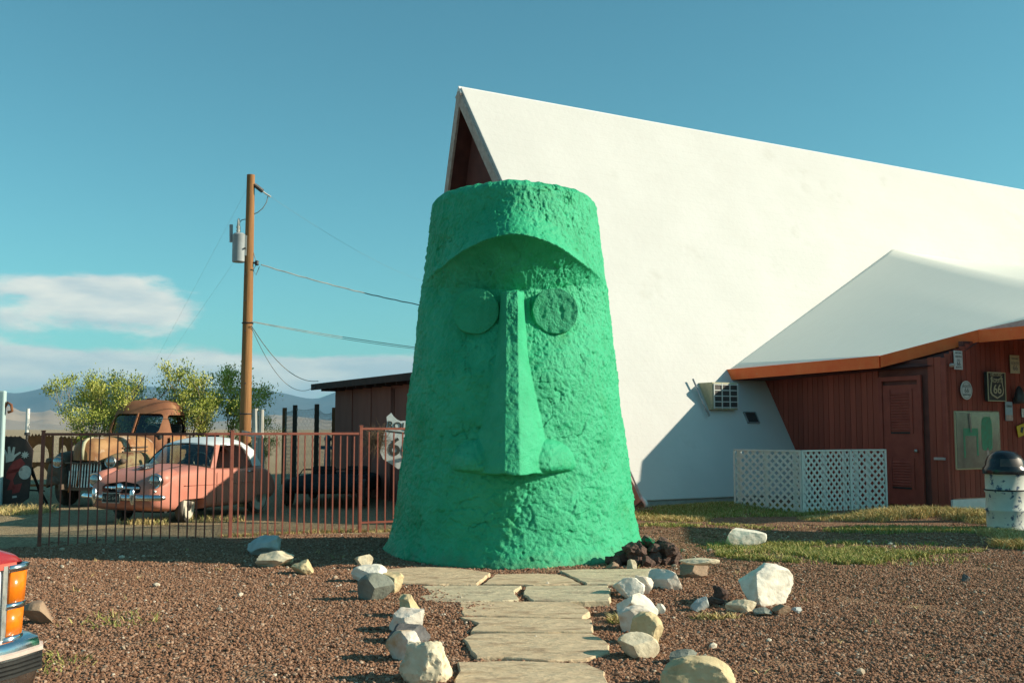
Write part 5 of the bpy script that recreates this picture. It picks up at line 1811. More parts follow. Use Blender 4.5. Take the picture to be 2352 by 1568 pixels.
def lamp(parent, p, r, name='headlight', d=(1, 0, 0), ringm='chrome'):
    """round lamp facing +x (turned to d)"""
    t = empty(name, p); t.parent = parent
    t.rotation_euler = Vector(d).to_track_quat('X', 'Z').to_euler()
    q = MB(); q.lathe([(r * 0.92, -0.12), (r * 1.04, -0.01), (r * 1.05, 0.01), (r * 0.98, 0.025), (r * 0.90, 0.02)], (0, 0, 0), 28, 'x'); q.build('bezel', M[ringm], t, smooth=50)
    q = MB(); q.lathe([(r * 0.92, 0.012), (r * 0.75, 0.030), (r * 0.4, 0.045), (0.001, 0.05)], (0, 0, 0), 28, 'x'); q.build('lens', M['lens'], t, smooth=True)
    return t


M['lens'] = mat('headlight_lens', (0.42, 0.44, 0.43), (0.26, 0.28, 0.28), scale=22, rough=0.08, spec=0.8, metal=0.7)

# ---- small salmon car with a white roof
car = empty('small_vintage_car', (-5.71, 18.34, gz(-5.71, 18.34)), R(-108))
tag(car, 'small salmon pink vintage car with a white roof behind the fence', 'car')
ST = [(1.86, .44, .50, .44, .60, .62), (1.80, .38, .62, .54, .72, .68), (1.66, .34, .71, .60, .81, .775), (1.40, .31, .755, .64, .855, .865), (1.05, .30, .77, .655, .875, .925),
      (0.72, .30, .78, .665, .885, .965), (0.50, .30, .78, .675, .880, .95), (0.15, .30, .78, .69, .862, .865), (-0.35, .30, .78, .70, .842, .845), (-0.85, .30, .78, .69, .862, .875),
      (-1.20, .31, .765, .655, .868, .895), (-1.50, .33, .73, .58, .80, .83), (-1.75, .37, .66, .48, .66, .69), (-1.90, .43, .54, .36, .52, .54)]
ST = [(x, zb - 0.11, w, ws, zs, zc) for (x, zb, w, ws, zs, zc) in ST]
body = body_loft(ST).build('body', M['salmon'], car, smooth=True, sub=2)
bpy.context.view_layer.update(); bake(body)
cs_ = []
for sx in (1, -1):
    q = MB(); q.prism([Vector((x, 0.50 * sx, z)) for x, z in ((0.62, 0.0), (1.40, 0.0), (1.40, 0.27), (1.34, 0.36), (1.24, 0.39), (0.76, 0.39), (0.66, 0.36), (0.62, 0.27))], (0, 0.5 * sx, 0)); cs_.append(cutter(q))
    q = MB(); q.prism([Vector((x, 0.50 * sx, z)) for x, z in ((-1.52, 0.0), (-0.86, 0.0), (-0.86, 0.28), (-0.92, 0.34), (-1.46, 0.34), (-1.52, 0.28))], (0, 0.5 * sx, 0)); cs_.append(cutter(q))
q = MB(); q.prism([Vector((1.70, y, z)) for y, z in ((-.37, .55), (-.33, .515), (.33, .515), (.37, .55), (.37, .62), (.30, .665), (.0, .70), (-.30, .665), (-.37, .62))], (0.4, 0, 0)); cs_.append(cutter(q))
for c_ in cs_: c_.parent = car
cut(body, cs_)
body.data.materials.clear(); body.data.materials.append(M['salmon'])
body.data.polygons.foreach_set('material_index', [0] * len(body.data.polygons))
body.data.polygons.foreach_set('use_smooth', [True] * len(body.data.polygons)); body.data.set_sharp_from_angle(angle=R(40))
MB().box((1.70, 0, 0.60), (0.03, 0.80, 0.22)).build('grille_opening', M['black'], car)
q = MB(); q.tube([(1.86 - 0.5 * abs(y) ** 2.2, y, 0.60 - 0.0 * y) for y in np.linspace(-.34, .34, 13)], 0.028, 8); q.build('grille_bar', M['chrome'], car, smooth=True)
MB().lathe([(0.062, -0.03), (0.072, 0.0), (0.066, 0.02), (0.045, 0.03), (0.001, 0.034)], (1.885, 0.0, 0.605), 24, 'x').build('emblem', M['chrome'], car, smooth=40)
for sx in (1, -1):
    q = MB(); q.lathe([(0.17, -0.40), (0.15, -0.18), (0.120, 0.0)], (0, 0, 0), 24, 'x')
    o = q.build('lamp_pod', M['salmon'], car, smooth=True, loc=(1.74, 0.575 * sx, 0.71), rot=(0, R(3), R(4) * sx))
    lamp(car, (1.765, 0.580 * sx, 0.71), 0.118)
    MB().lathe([(0.04, -0.1), (0.045, 0.0), (0.03, 0.03), (0.001, 0.035)], (1.77, 0.58 * sx, 0.545), 16, 'x').build('turn_signal', M['dullchrome'], car, smooth=40)
# bumper
bp_ = []
for y in np.linspace(-.80, .80, 23):
    bp_.append((1.985 - 0.20 * abs(y / .8) ** 2.6, y, 0.455))
q = MB()
rs = [0.028] + [0.05] * 21 + [0.028]
q.tube(bp_, rs, 12); o = q.build('bumper', M['chrome'], car, smooth=True)
for sx in (1, -1):
    MB().lathe([(0.001, -0.125), (0.025, -0.11), (0.036, -0.05), (0.042, 0.03), (0.036, 0.10), (0.02, 0.13), (0.001, 0.135)], (2.03, 0.36 * sx, 0.47), 14).build('bumper_guard', M['chrome'], car, smooth=True)
MB().box((2.045, -0.03, 0.455), (0.012, 0.335, 0.16)).build('plate_frame', M['dullchrome'], car)
plate = MB().box((2.053, -0.03, 0.455), (0.008, 0.31, 0.137)).build('licence_plate', M['plate'], car)
me = text_mesh('A1G 642', 0.082, 0.001); me.transform(Matrix.Rotation(R(90), 4, 'Z') @ Matrix.Rotation(R(90), 4, 'X'))
link('lettering', me, M['platetext'], plate, (2.060, -0.03, 0.45))
me = text_mesh('ARIZONA', 0.026, 0.001); me.transform(Matrix.Rotation(R(90), 4, 'Z') @ Matrix.Rotation(R(90), 4, 'X'))
link('lettering', me, M['platetext'], plate, (2.060, -0.03, 0.507))
# bonnet scoop
sc_ = MB(); rows = []
for i, x in enumerate(np.linspace(1.36, 1.08, 7)):
    w = 0.115 * math.sin(math.pi * (0.25 + 0.6 * i / 6)); z = 0.885 + 0.12 * (1.36 - x)
    rows.append([Vector((x, y * w, z + 0.045 * (1 - y * y) * (0.3 + 0.7 * math.sin(math.pi * min(1, 0.3 + i / 8))))) for y in np.linspace(-1, 1, 9)])
sc_.loft(rows); scoop = sc_.build('bonnet_scoop', M['dullchrome'], car, smooth=True)
for i in range(6):
    x = 1.32 - i * 0.042
    MB().bar((x, -0.10, 0.928 + 0.12 * (1.36 - x)), (x, 0.10, 0.928 + 0.12 * (1.36 - x)), 0.012, 0.02).build('scoop_fin', M['chrome'], scoop)
# greenhouse
wsb = [Vector((0.66 - 0.25 * (y / .66) ** 2, y, 0.945 - 0.055 * (y / .66) ** 2)) for y in np.linspace(-.66, .66, 13)]
wst = [Vector((0.16 - 0.12 * (y / .66) ** 2, y * 0.80, 1.285 - 0.035 * (y / .66) ** 2)) for y in np.linspace(-.66, .66, 13)]
q = MB(); q.loft([wsb, [a.lerp(b, .5) + Vector((0.025, 0, 0.015)) for a, b in zip(wsb, wst)], wst]); q.build('windscreen', M['clear'], car, smooth=True)
q = MB(); q.tube(wsb, 0.014, 6); q.tube(wst, 0.014, 6); q.tube([wsb[0], (wsb[0] + wst[0]) / 2 + Vector((.02, 0, .012)), wst[0]], 0.014, 6); q.tube([wsb[-1], (wsb[-1] + wst[-1]) / 2 + Vector((.02, 0, .012)), wst[-1]], 0.014, 6)
q.build('windscreen_seal', M['black'], car, smooth=True)
for sx in (1, -1):
    q = MB(); q.prism([(0.40, 0.675 * sx, 0.87), (0.29, 0.70 * sx, 0.865), (-0.02, 0.565 * sx, 1.262), (0.05, 0.535 * sx, 1.268)], (0, -0.03 * sx, 0.0)); q.build('pillar', M['salmon'], car)
    # side window with a rounded rear corner
    sw = [(0.27, 0.695, 0.865), (-0.03, 0.575, 1.255), (-0.45, 0.590, 1.262), (-0.62, 0.60, 1.235), (-0.72, 0.625, 1.16), (-0.80, 0.665, 1.02), (-0.84, 0.700, 0.865)]
    swv = [Vector((x, y * sx, z)) for x, y, z in sw]
    q = MB(); q.add(swv, [tuple(range(len(swv)))]); q.build('side_window', M['clear'], car)
    q = MB(); q.tube(swv[1:], 0.014, 6); q.build('window_trim', M['dullchrome'], car, smooth=True)
    q = MB(); q.tube([(-0.60, 0.772 * sx, 0.775), (-0.60, 0.80 * sx, 0.785), (-0.75, 0.80 * sx, 0.78)], 0.011, 6); q.build('door_handle', M['chrome'], car, smooth=True)
    q = MB(); q.bar((0.36, 0.782 * sx, 0.24), (0.36, 0.7815 * sx, 0.80), 0.004, 0.008, (1, 0, 0)); q.build('door_seam', M['black'], car)
for sx in (1, -1):
    q = MB(); q.tube([(1.62, 0.40 * sx, 0.800), (1.3, 0.47 * sx, 0.893), (0.95, 0.51 * sx, 0.934), (0.66, 0.54 * sx, 0.944)], 0.0045, 5); q.build('bonnet_seam', M['black'], car)
    q = MB(); q.tube([(-0.82, 0.783 * sx, 0.30), (-0.80, 0.790 * sx, 0.55), (-0.82, 0.772 * sx, 0.79)], 0.0045, 5); q.build('door_seam', M['black'], car)
    q = MB(); q.tube([(1.25, 0.775 * sx, 0.62), (0.4, 0.787 * sx, 0.60), (-1.0, 0.785 * sx, 0.60)], 0.007, 5); q.build('side_moulding', M['salmon'], car)
# roof: white shell
rs_ = [(0.17, 1.285, 0.53, 1.250), (0.02, 1.345, 0.575, 1.275), (-0.25, 1.395, 0.605, 1.285), (-0.55, 1.41, 0.615, 1.28), (-0.82, 1.385, 0.615, 1.24), (-1.02, 1.32, 0.60, 1.15), (-1.16, 1.20, 0.575, 1.02), (-1.27, 1.03, 0.55, 0.90)]
rows = []
for (x, zc, hw, ze) in rs_:
    rows.append([Vector((x - 0.10 * (abs(t) ** 3) * (1 if x > 0 else 0), hw * math.copysign(abs(t) ** 0.85, t), ze + (zc - ze) * (1 - abs(t) ** 2.6))) for t in np.linspace(-1, 1, 15)])
q = MB(); q.loft(rows); o = q.build('roof', M['carwhite'], car, smooth=True, sub=1)
o.modifiers.new('thick', 'SOLIDIFY').thickness = 0.015
for sx in (1, -1):
    cp = [(-0.60, 0.605, 1.25), (-0.73, 0.632, 1.15), (-0.81, 0.672, 1.02), (-0.855, 0.705, 0.865), (-1.24, 0.66, 0.865), (-1.20, 0.585, 1.00), (-1.05, 0.60, 1.16), (-0.82, 0.615, 1.25)]
    q = MB(); q.prism([Vector((x, y * sx, z)) for x, y, z in cp], (0, -0.02 * sx, 0)); q.build('roof_side', M['carwhite'], car)
q = MB(); q.loft([[Vector((-1.27 - 0.05 * (1 - t * t), 0.55 * t, 0.90)) for t in np.linspace(-1, 1, 9)], [Vector((-1.10, 0.50 * t, 1.20)) for t in np.linspace(-1, 1, 9)]]); q.build('rear_window', M['glass'], car, smooth=True)
# interior
MB().box((-0.15, 0, 0.875), (1.0, 1.22, 0.02)).build('interior_floor', M['interior'], car)
MB().box((-0.62, 0, 0.98), (0.16, 1.10, 0.28)).build('seat_back', M['interior'], car, bevel=0.05)
MB().box((0.36, 0, 0.90), (0.22, 1.16, 0.08)).build('dashboard', M['interior'], car, bevel=0.02)
q = MB(); q.tube([(0.16 + 0.05 * math.sin(t), 0.32 + 0.17 * math.cos(t), 0.98 + 0.16 * math.sin(t)) for t in np.linspace(0, 6.283, 25)], 0.012, 6); q.build('steering_wheel', M['whitewall'], car, smooth=True)
MB().box((0.12, -0.05, 1.215), (0.02, 0.20, 0.06)).build('mirror', M['black'], car, bevel=0.01)
wheel(car, 1.0, 0.60, 0.30, 0.15, 1, R(14), wall='whitewall')
wheel(car, 1.0, -0.60, 0.30, 0.15, -1, R(14), wall='whitewall')
wheel(car, -1.16, 0.60, 0.30, 0.15, 1, wall='whitewall')
wheel(car, -1.16, -0.60, 0.30, 0.15, -1, wall='whitewall')
MB().box((-0.1, 0, 0.24), (3.0, 1.0, 0.12)).build('underbody', M['black'], car)

# ---- rusted old truck
trk = empty('rusted_old_truck', (-8.18, 22.4, 0), R(-98))
tag(trk, 'rusted old truck with barred grille behind the salmon car', 'truck')


def sup(x0, x1, hw, z, n=40, e=3.4):
    cx, hx = (x0 + x1) / 2, (x1 - x0) / 2
    out = []
    for i in range(n):
        t = 2 * math.pi * i / n
        c_, s_ = math.cos(t), math.sin(t)
        out.append(Vector((cx + hx * math.copysign(abs(c_) ** (2 / e), c_), hw * math.copysign(abs(s_) ** (2 / e), s_), z)))
    return out


rings = [sup(-1.16, 0.30, 0.76, 0.66), sup(-1.17, 0.32, 0.775, 1.05), sup(-1.17, 0.30, 0.77, 1.36), sup(-1.16, 0.22, 0.755, 1.46), sup(-1.13, 0.05, 0.72, 1.74), sup(-1.09, -0.08, 0.685, 1.94, e=3.2), sup(-1.04, -0.16, 0.64, 2.05, e=3.0), sup(-0.97, -0.26, 0.55, 2.14, e=2.8), sup(-0.85, -0.40, 0.36, 2.19, e=2.4), sup(-0.70, -0.55, 0.12, 2.205, e=2)]
q = MB(); q.loft(rings, close=True); q.add(rings[-1], [tuple(range(40))])
cab = q.build('cab', M['rust'], trk, smooth=True)
sd = cab.modifiers.new('thick', 'SOLIDIFY'); sd.thickness = 0.035; sd.offset = -1
bpy.context.view_layer.update(); bake(cab)


def rrect(w0, w1, z0, z1, r, n=5):
    pts = []
    for (cx, cz, a0) in ((w1 - r, z1 - r, 0), (w0 + r, z1 - r, 90), (w0 + r, z0 + r, 180), (w1 - r, z0 + r, 270)):
        for i in range(n + 1):
            t = R(a0 + 90 * i / n); pts.append((cx + r * math.cos(t), cz + r * math.sin(t)))
    return pts


cs_ = []
q = MB(); q.prism([Vector((-0.25, y, z)) for y, z in rrect(-.56, .56, 1.45, 1.885, .10)], (0.9, 0, 0)); cs_.append(cutter(q))
q = MB(); q.prism([Vector((x, -1.2, z)) for x, z in rrect(-.86, -.14, 1.41, 1.86, .10)], (0, 2.4, 0)); cs_.append(cutter(q))
q = MB(); q.prism([Vector((-1.4, y, z)) for y, z in rrect(-.40, .40, 1.55, 1.82, .08)], (0.6, 0, 0)); cs_.append(cutter(q))
for c_ in cs_: c_.parent = trk
cut(cab, cs_)
cab.data.materials.clear(); cab.data.materials.append(M['rust'])
cab.data.polygons.foreach_set('material_index', [0] * len(cab.data.polygons))
cab.data.polygons.foreach_set('use_smooth', [True] * len(cab.data.polygons)); cab.data.set_sharp_from_angle(angle=R(38))
wp = [(0.225, 1.43), (-0.045, 1.90)]
for sx in (1, -1):
    q = MB(); q.loft([[Vector((wp[k][0] - 0.045 - 0.10 * (y / .62) ** 2 * (1), y * sx, wp[k][1])) for y in np.linspace(0.02, 0.60, 6)] for k in (0, 1)]); q.build('windscreen', M['clear'], trk, smooth=True)
MB().bar((0.22, 0, 1.44), (-0.05, 0, 1.90), 0.035, 0.03, (0, 1, 0)).build('windscreen_post', M['rust'], trk)
MB().box((-0.55, 0, 1.12), (1.0, 1.36, 0.05)).build('cab_floor', M['interior'], trk)
MB().box((-0.90, 0, 1.42), (0.18, 1.25, 0.50)).build('seat_back', M['interior'], trk, bevel=0.05)
MB().box((0.10, 0, 1.38), (0.20, 1.30, 0.12)).build('dashboard', M['interior'], trk, bevel=0.03)
q = MB(); q.tube([(-0.10 + 0.10 * math.sin(t), 0.33 + 0.20 * math.cos(t), 1.48 + 0.17 * math.sin(t)) for t in np.linspace(0, 6.283, 25)], 0.014, 6); q.build('steering_wheel', M['whitewall'], trk, smooth=True)
for sx in (1, -1):
    q = MB(); q.tube([(0.03, 0.785 * sx, 0.80), (0.03, 0.787 * sx, 1.30), (-0.08, 0.775 * sx, 1.40)], 0.006, 5); q.build('door_seam', M['black'], trk)
    q = MB(); q.tube([(-0.99, 0.785 * sx, 0.80), (-0.99, 0.787 * sx, 1.30), (-0.92, 0.775 * sx, 1.42)], 0.006, 5); q.build('door_seam', M['black'], trk)
    q = MB(); q.prism([Vector((x, 0.778 * sx, z)) for x, z in ((-.98, .80), (.02, .80), (.02, 1.38), (-.98, 1.38))], (0, 0.006 * sx, 0)); dr_ = q.build('door', M['rusttan'], trk)
    MB().box((-.86, 0.80 * sx, 1.26), (0.12, 0.03, 0.025)).build('door_handle', M['rustdark'], dr_)
# bonnet
HB = [(0.28, .60, 1.40, .86), (0.60, .57, 1.415, .88), (1.0, .52, 1.41, .90), (1.4, .455, 1.395, .91), (1.75, .38, 1.37, .92), (1.95, .30, 1.33, .92), (2.06, .20, 1.26, .93), (2.11, .10, 1.14, .93)]
rows = []
for (x, w, zt, zb) in HB:
    rows.append([Vector((x, w * math.copysign(abs(math.sin(t)) ** 0.62, math.sin(t)), zb + (zt - zb) * abs(math.cos(t)) ** 0.55)) for t in np.linspace(-math.pi / 2, math.pi / 2, 19)])
q = MB(); q.loft(rows); q.add(rows[-1], [tuple(range(19))]); bon = q.build('bonnet', M['rusttan'], trk, smooth=True)
for sx in (1, -1):
    for zz in (1.17, 1.09):
        q = MB(); q.bar((0.62, 0.578 * sx, zz + .01), (1.42, 0.462 * sx, zz), 0.02, 0.024); q.build('louvre_strip', M['rustdark'], bon)
q = MB(); q.tube([(2.115, 0, 0.95), (2.12, 0, 1.14), (2.07, 0, 1.27), (1.96, 0, 1.345), (1.75, 0, 1.385)], [.03, .04, .035, .025, .015], 8); q.build('nose_trim', M['signcream'], bon, smooth=True)
MB().box((1.98, 0, 0.885), (0.26, 0.74, 0.03)).build('grille_lip', M['rustdark'], trk)
# barred grille
gr = MB(); gr.box((1.92, 0, 0.63), (0.06, 1.02, 0.50)); grille = gr.build('grille', M['black'], trk)
q = MB(); q.box((0, 0, 0), (0.045, 0.026, 0.48)); bar_me = q.mesh('grille_bar')
for i in range(17):
    y = -0.48 + i * 0.06
    link('grille_bar', bar_me, M['rustdark'] if i % 4 else M['dullchrome'], grille, (1.985 - 0.10 * (y / .5) ** 2, y, 0.64), (0, R(-4), 0))
MB().box((1.96, 0, 0.37), (0.12, 1.10, 0.06)).build('grille_sill', M['rustdark'], trk)
for y, l in ((-.28, .42), (-.12, .30), (.22, .36)):
    MB().bar((2.04, y, 0.72), (2.05, y - 0.03, 0.72 - l), 0.016, 0.016).build('loose_strip', M['cutrust'], trk)
# front wings
for sx, mk in ((1, 'rustfender'), (-1, 'rustdark')):
    FS = [(2.08, .50, .72, .62, .45), (2.02, .44, .80, .86, .40), (1.88, .40, .88, 1.00, .38), (1.65, .38, .92, 1.08, .40), (1.35, .40, .93, 1.10, .45), (1.05, .45, .93, 1.06, .45), (0.75, .50, .92, .94, .45), (0.45, .58, .90, .78, .45), (0.15, .66, .88, .66, .45)]
    rows = []
    for (x, y0, y1, zt, zb) in FS:
        cy_, hy = (y0 + y1) / 2, (y1 - y0) / 2
        rows.append([Vector((x, sx * (cy_ - hy * math.copysign(abs(math.cos(t)) ** 0.7, math.cos(t))), zb + (zt - zb) * math.sin(t) ** 0.6 if t not in (0,) else zb)) for t in np.linspace(0, math.pi, 13)])
    q = MB(); q.loft(rows); q.add(rows[0], [tuple(range(13))]); fo = q.build('front_wing', M[mk], trk, smooth=True)
    o_ = fo.modifiers.new('thick', 'SOLIDIFY'); o_.thickness = 0.02; o_.offset = 0
    q = MB(); q.lathe([(0.18, -0.30), (0.15, -0.12), (0.125, 0.0)], (0, 0, 0), 22, 'x'); q.build('lamp_pod', M[mk], trk, smooth=True, loc=(2.04, 0.56 * sx, 0.90))
    lamp(trk, (2.05, 0.56 * sx, 0.90), 0.115, ringm='dullchrome')
    MB().lathe([(0.05, -0.1), (0.055, 0), (0.04, 0.02), (0.001, 0.03)], (2.03, 0.78 * sx, 0.92), 16, 'x').build('parking_lamp', M['rustdark'], trk, smooth=40)
    q = MB(); q.prism([(0.15, 0.66 * sx, 0.45), (-1.2, 0.70 * sx, 0.45), (-1.2, 0.70 * sx, 0.51), (0.15, 0.66 * sx, 0.51)], (0, 0.24 * sx, 0)); q.build('running_board', M['rustdark'], trk)
    wheel(trk, 1.42, 0.70 * sx, 0.37, 0.18, sx, rim='rustdark')
    wheel(trk, -1.85, 0.62 * sx, 0.37, 0.20, sx, rim='rustdark')
MB().box((-0.1, 0, 0.55), (4.0, 0.75, 0.16)).build('chassis', M['black'], trk)
MB().box((2.14, 0.38, 0.42), (0.20, 0.06, 0.10)).build('frame_horn', M['rustdark'], trk)
MB().box((2.14, -0.38, 0.42), (0.20, 0.06, 0.10)).build('frame_horn', M['rustdark'], trk)
# stake bed
bed = MB(); bed.box((-1.85, 0, 0.98), (1.1, 1.6, 0.10)); bedo = bed.build('flatbed', M['darkbrown'], trk)
for sx in (1, -1):
    for zz in (1.15, 1.40):
        MB().box((-1.85, 0.80 * sx, zz), (1.15, 0.03, 0.13)).build('side_plank', M['darkbrown'], bedo)
    for xx in (-1.35, -1.85, -2.35):
        MB().box((xx, 0.77 * sx, 1.22), (0.06, 0.04, 0.5)).build('stake', M['darkbrown'], bedo)
for k_, (xx, yy_) in enumerate(((-0.5, -0.45), (-0.62, 0.1))):
    q = MB(); q.tube([(xx, yy_, 2.15), (xx - 0.05, yy_ + 0.30 - 0.05 * k_, 2.75 - 0.3 * k_)], 0.010, 6); q.build('aerial', M['darkmetal'], trk)

# ---- low roofless car in deep shade beside the shed
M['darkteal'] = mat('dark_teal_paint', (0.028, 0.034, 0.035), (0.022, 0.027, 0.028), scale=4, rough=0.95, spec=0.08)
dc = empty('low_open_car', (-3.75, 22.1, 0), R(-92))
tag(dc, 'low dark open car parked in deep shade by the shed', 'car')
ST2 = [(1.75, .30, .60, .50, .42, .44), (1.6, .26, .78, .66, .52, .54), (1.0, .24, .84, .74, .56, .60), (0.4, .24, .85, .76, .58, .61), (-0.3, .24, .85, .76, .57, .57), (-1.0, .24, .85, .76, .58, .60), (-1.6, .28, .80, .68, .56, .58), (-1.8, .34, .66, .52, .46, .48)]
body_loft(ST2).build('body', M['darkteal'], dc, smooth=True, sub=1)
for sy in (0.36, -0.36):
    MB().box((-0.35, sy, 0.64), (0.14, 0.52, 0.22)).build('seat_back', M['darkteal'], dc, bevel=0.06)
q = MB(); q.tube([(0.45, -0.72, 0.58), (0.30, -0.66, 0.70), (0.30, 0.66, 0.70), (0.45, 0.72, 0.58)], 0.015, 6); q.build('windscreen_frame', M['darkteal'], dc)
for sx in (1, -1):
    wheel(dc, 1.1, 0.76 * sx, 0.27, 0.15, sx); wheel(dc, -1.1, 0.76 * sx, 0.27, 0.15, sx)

# ---- red and white pickup, its front corner in the picture
pu = empty('red_white_pickup', (-3.945, 2.92, 0.03), math.atan2(0.954, 0.3))
tag(pu, 'red and white pickup with amber corner lamps at the left edge', 'truck')


def prect(x, hw, z0, z1, r=0.06, n=4):
    pts = []
    for (cy, cz, a0) in ((hw - r, z1 - r, 0), (-hw + r, z1 - r, 90), (-hw + r, z0 + r, 180), (hw - r, z0 + r, 270)):
        for i in range(n + 1):
            t = R(a0 + 90 * i / n); pts.append(Vector((x, cy + r * math.cos(t), cz + r * math.sin(t))))
    return pts


q = MB(); q.loft([prect(2.40, .90, .50, .885, .05), prect(2.36, .945, .47, .895, .05), prect(2.1, .955, .42, .895, .04), prect(0, .96, .40, .895, .04), prect(-2.5, .95, .42, .895, .04)], close=True, caps=True)
pbody = q.build('body', M['truckwhite'], pu, smooth=40)
q = MB(); q.box((0, 0, .885), (4.7, 1.918, 0.028)); q.build('side_stripe', M['pinstripe'], pu)
rows = []
for x, zt, hw in ((2.455, .86, .86), (2.44, .90, .91), (2.38, .955, .935), (2.26, 1.0, .94), (2.05, 1.04, .945), (1.6, 1.07, .945), (0.9, 1.09, .945)):
    zb = min(.895, zt - 0.01)
    rows.append([Vector((x, hw * math.copysign(abs(math.sin(t)) ** 0.35, math.sin(t)), zb + (zt - zb) * abs(math.cos(t)) ** 0.5)) for t in np.linspace(-math.pi / 2, math.pi / 2, 21)])
q = MB(); q.loft(rows); q.add(rows[-1], [tuple(range(21))]); q.build('bonnet', M['truckred'], pu, smooth=60)
rings = [sup(-0.95, 1.10, .93, .885, e=5), sup(-0.92, 0.98, .92, 1.09, e=5), sup(-0.85, 0.35, .80, 1.48, e=5), sup(-0.78, 0.22, .74, 1.56, e=4), sup(-0.6, 0.05, .5, 1.60, e=3)]
q = MB(); q.loft(rings, close=True, caps=True); q.build('cab', M['truckred'], pu, smooth=40)
q = MB(); q.loft([[Vector((0.97 - 0.06 * (y / .8) ** 2, y, 1.105)) for y in np.linspace(-.8, .8, 7)], [Vector((0.40 - 0.05 * (y / .8) ** 2, y * .9, 1.47)) for y in np.linspace(-.8, .8, 7)]]); q.build('windscreen', M['glass'], pu, smooth=True)
for sx in (1, -1):
    q = MB(); q.prism([(0.72, .905 * sx, 1.06), (0.32, .82 * sx, 1.45), (-.7, .82 * sx, 1.45), (-.8, .905 * sx, 1.06)], (0, 0.012 * sx, 0)); q.build('side_window', M['glass'], pu)
    wheel(pu, 1.45, 0.87 * sx, 0.36, 0.22, sx); wheel(pu, -1.55, 0.87 * sx, 0.36, 0.22, sx)
    q = MB(); q.lathe([(0.44, -0.01), (0.44, 0.01)], (1.45, 0.952 * sx, 0.40), 28, 'y'); q.build('dark_arch_disc', M['black'], pu)  # flat black disc drawn for the shaded hollow of an uncut arch
    # corner lamps: two amber lenses in a chrome surround
    for k_, (z0, z1) in enumerate(((.715, .855), (.565, .685))):
        q = MB(); rr_ = []
        for z in (z0, z1):
            dx = 0.02 * (z - .56) / .3
            rr_.append([Vector((2.29 + dx, sx * .963, z)), Vector((2.37 + dx, sx * .958, z)), Vector((2.405 + dx, sx * .945, z)), Vector((2.425 + dx, sx * .915, z)), Vector((2.43 + dx, sx * .85, z))])
        q.loft(rr_); lo_ = q.build('corner_lamp', M['amber'], pu, smooth=True); sd = lo_.modifiers.new('t', 'SOLIDIFY'); sd.thickness = 0.012; sd.offset = 0
    for z0, z1 in ((.857, .888), (.687, .713), (.535, .563)):
        q = MB(); rr_ = []
        for z in (z0, z1):
            dx = 0.02 * (z - .56) / .3
            rr_.append([Vector((2.28 + dx, sx * .964, z)), Vector((2.37 + dx, sx * .961, z)), Vector((2.41 + dx, sx * .947, z)), Vector((2.43 + dx, sx * .915, z)), Vector((2.435 + dx, sx * .80, z))])
        q.loft(rr_); lo_ = q.build('lamp_surround', M['chrome'], pu, smooth=True); sd = lo_.modifiers.new('t', 'SOLIDIFY'); sd.thickness = 0.014; sd.offset = 0
    q = MB(); q.loft([[Vector((2.272, sx * .961, z)) for z in (.535, .70, .888)], [Vector((2.292, sx * .966, z)) for z in (.535, .70, .888)]]); lo_ = q.build('lamp_surround', M['dullchrome'], pu); sd = lo_.modifiers.new('t', 'SOLIDIFY'); sd.thickness = 0.01
    MB().box((2.41, 0.62 * sx, .71), (0.05, 0.36, 0.20)).build('headlight', M['lens'], pu, bevel=0.02)
MB().box((2.40, 0, .72), (0.06, .84, .26)).build('grille', M['black'], pu)
# bumper wrapping the corners
bpts = []
for (x, y) in ((2.08, -1.0), (2.30, -1.015), (2.47, -1.0), (2.545, -0.93), (2.58, -0.80), (2.62, -0.4), (2.63, 0), (2.62, 0.4), (2.58, 0.80), (2.545, 0.93), (2.47, 1.0), (2.30, 1.015), (2.08, 1.0)):
    bpts.append((x, y))


def bump_loft(name, prof, m, par=None):
    """prof: (outward offset, z)"""
    q = MB(); rows = []
    for i, (x, y) in enumerate(bpts):
        a = bpts[max(i - 1, 0)]; b = bpts[min(i + 1, len(bpts) - 1)]
        t = Vector((b[0] - a[0], b[1] - a[1], 0)).normalized(); nr = Vector((t.y, -t.x, 0))
        rows.append([Vector((x, y, 0)) + nr * o_ + Vector((0, 0, z)) for o_, z in prof])
    q.loft(rows)
    return q.build(name, m, par or pu, smooth=50)


bmp = bump_loft('bumper', [(-0.16, .545), (-0.05, .55), (-0.01, .535), (0.0, .51), (0.0, .40), (-0.03, .30), (-0.06, .22), (-0.12, .21)], M['chrome'])
bump_loft('bumper_strip', [(0.001, .50), (0.018, .495), (0.018, .478), (0.001, .475)], M['rake_trim'], bmp)
for zz in (.455, .435, .415, .395):
    bump_loft('bumper_rib', [(0.0, zz + .010), (0.016, zz + .007), (0.016, zz - .005), (0.0, zz - .009)], M['black'], bmp)

# ------------------------------------------------------------------ painted board and rusty cut-outs at the left


def flat_shape(polys, depth, holes=()):
    cu = bpy.data.curves.new('shape', 'CURVE'); cu.dimensions = '2D'; cu.fill_mode = 'BOTH'; cu.extrude = depth / 2
    for pl_ in list(polys) + list(holes):
        sp2 = cu.splines.new('POLY'); sp2.points.add(len(pl_) - 1)
        for i, (x, y) in enumerate(pl_): sp2.points[i].co = (x, y, 0, 1)
        sp2.use_cyclic_u = True
    o = bpy.data.objects.new('t', cu); COL.objects.link(o); bpy.context.view_layer.update()
    me = bpy.data.meshes.new_from_object(o.evaluated_get(bpy.context.evaluated_depsgraph_get()))
    bpy.data.objects.remove(o); me.transform(Matrix.Rotation(R(90), 4, 'X'))
    me.materials.clear()
    return me


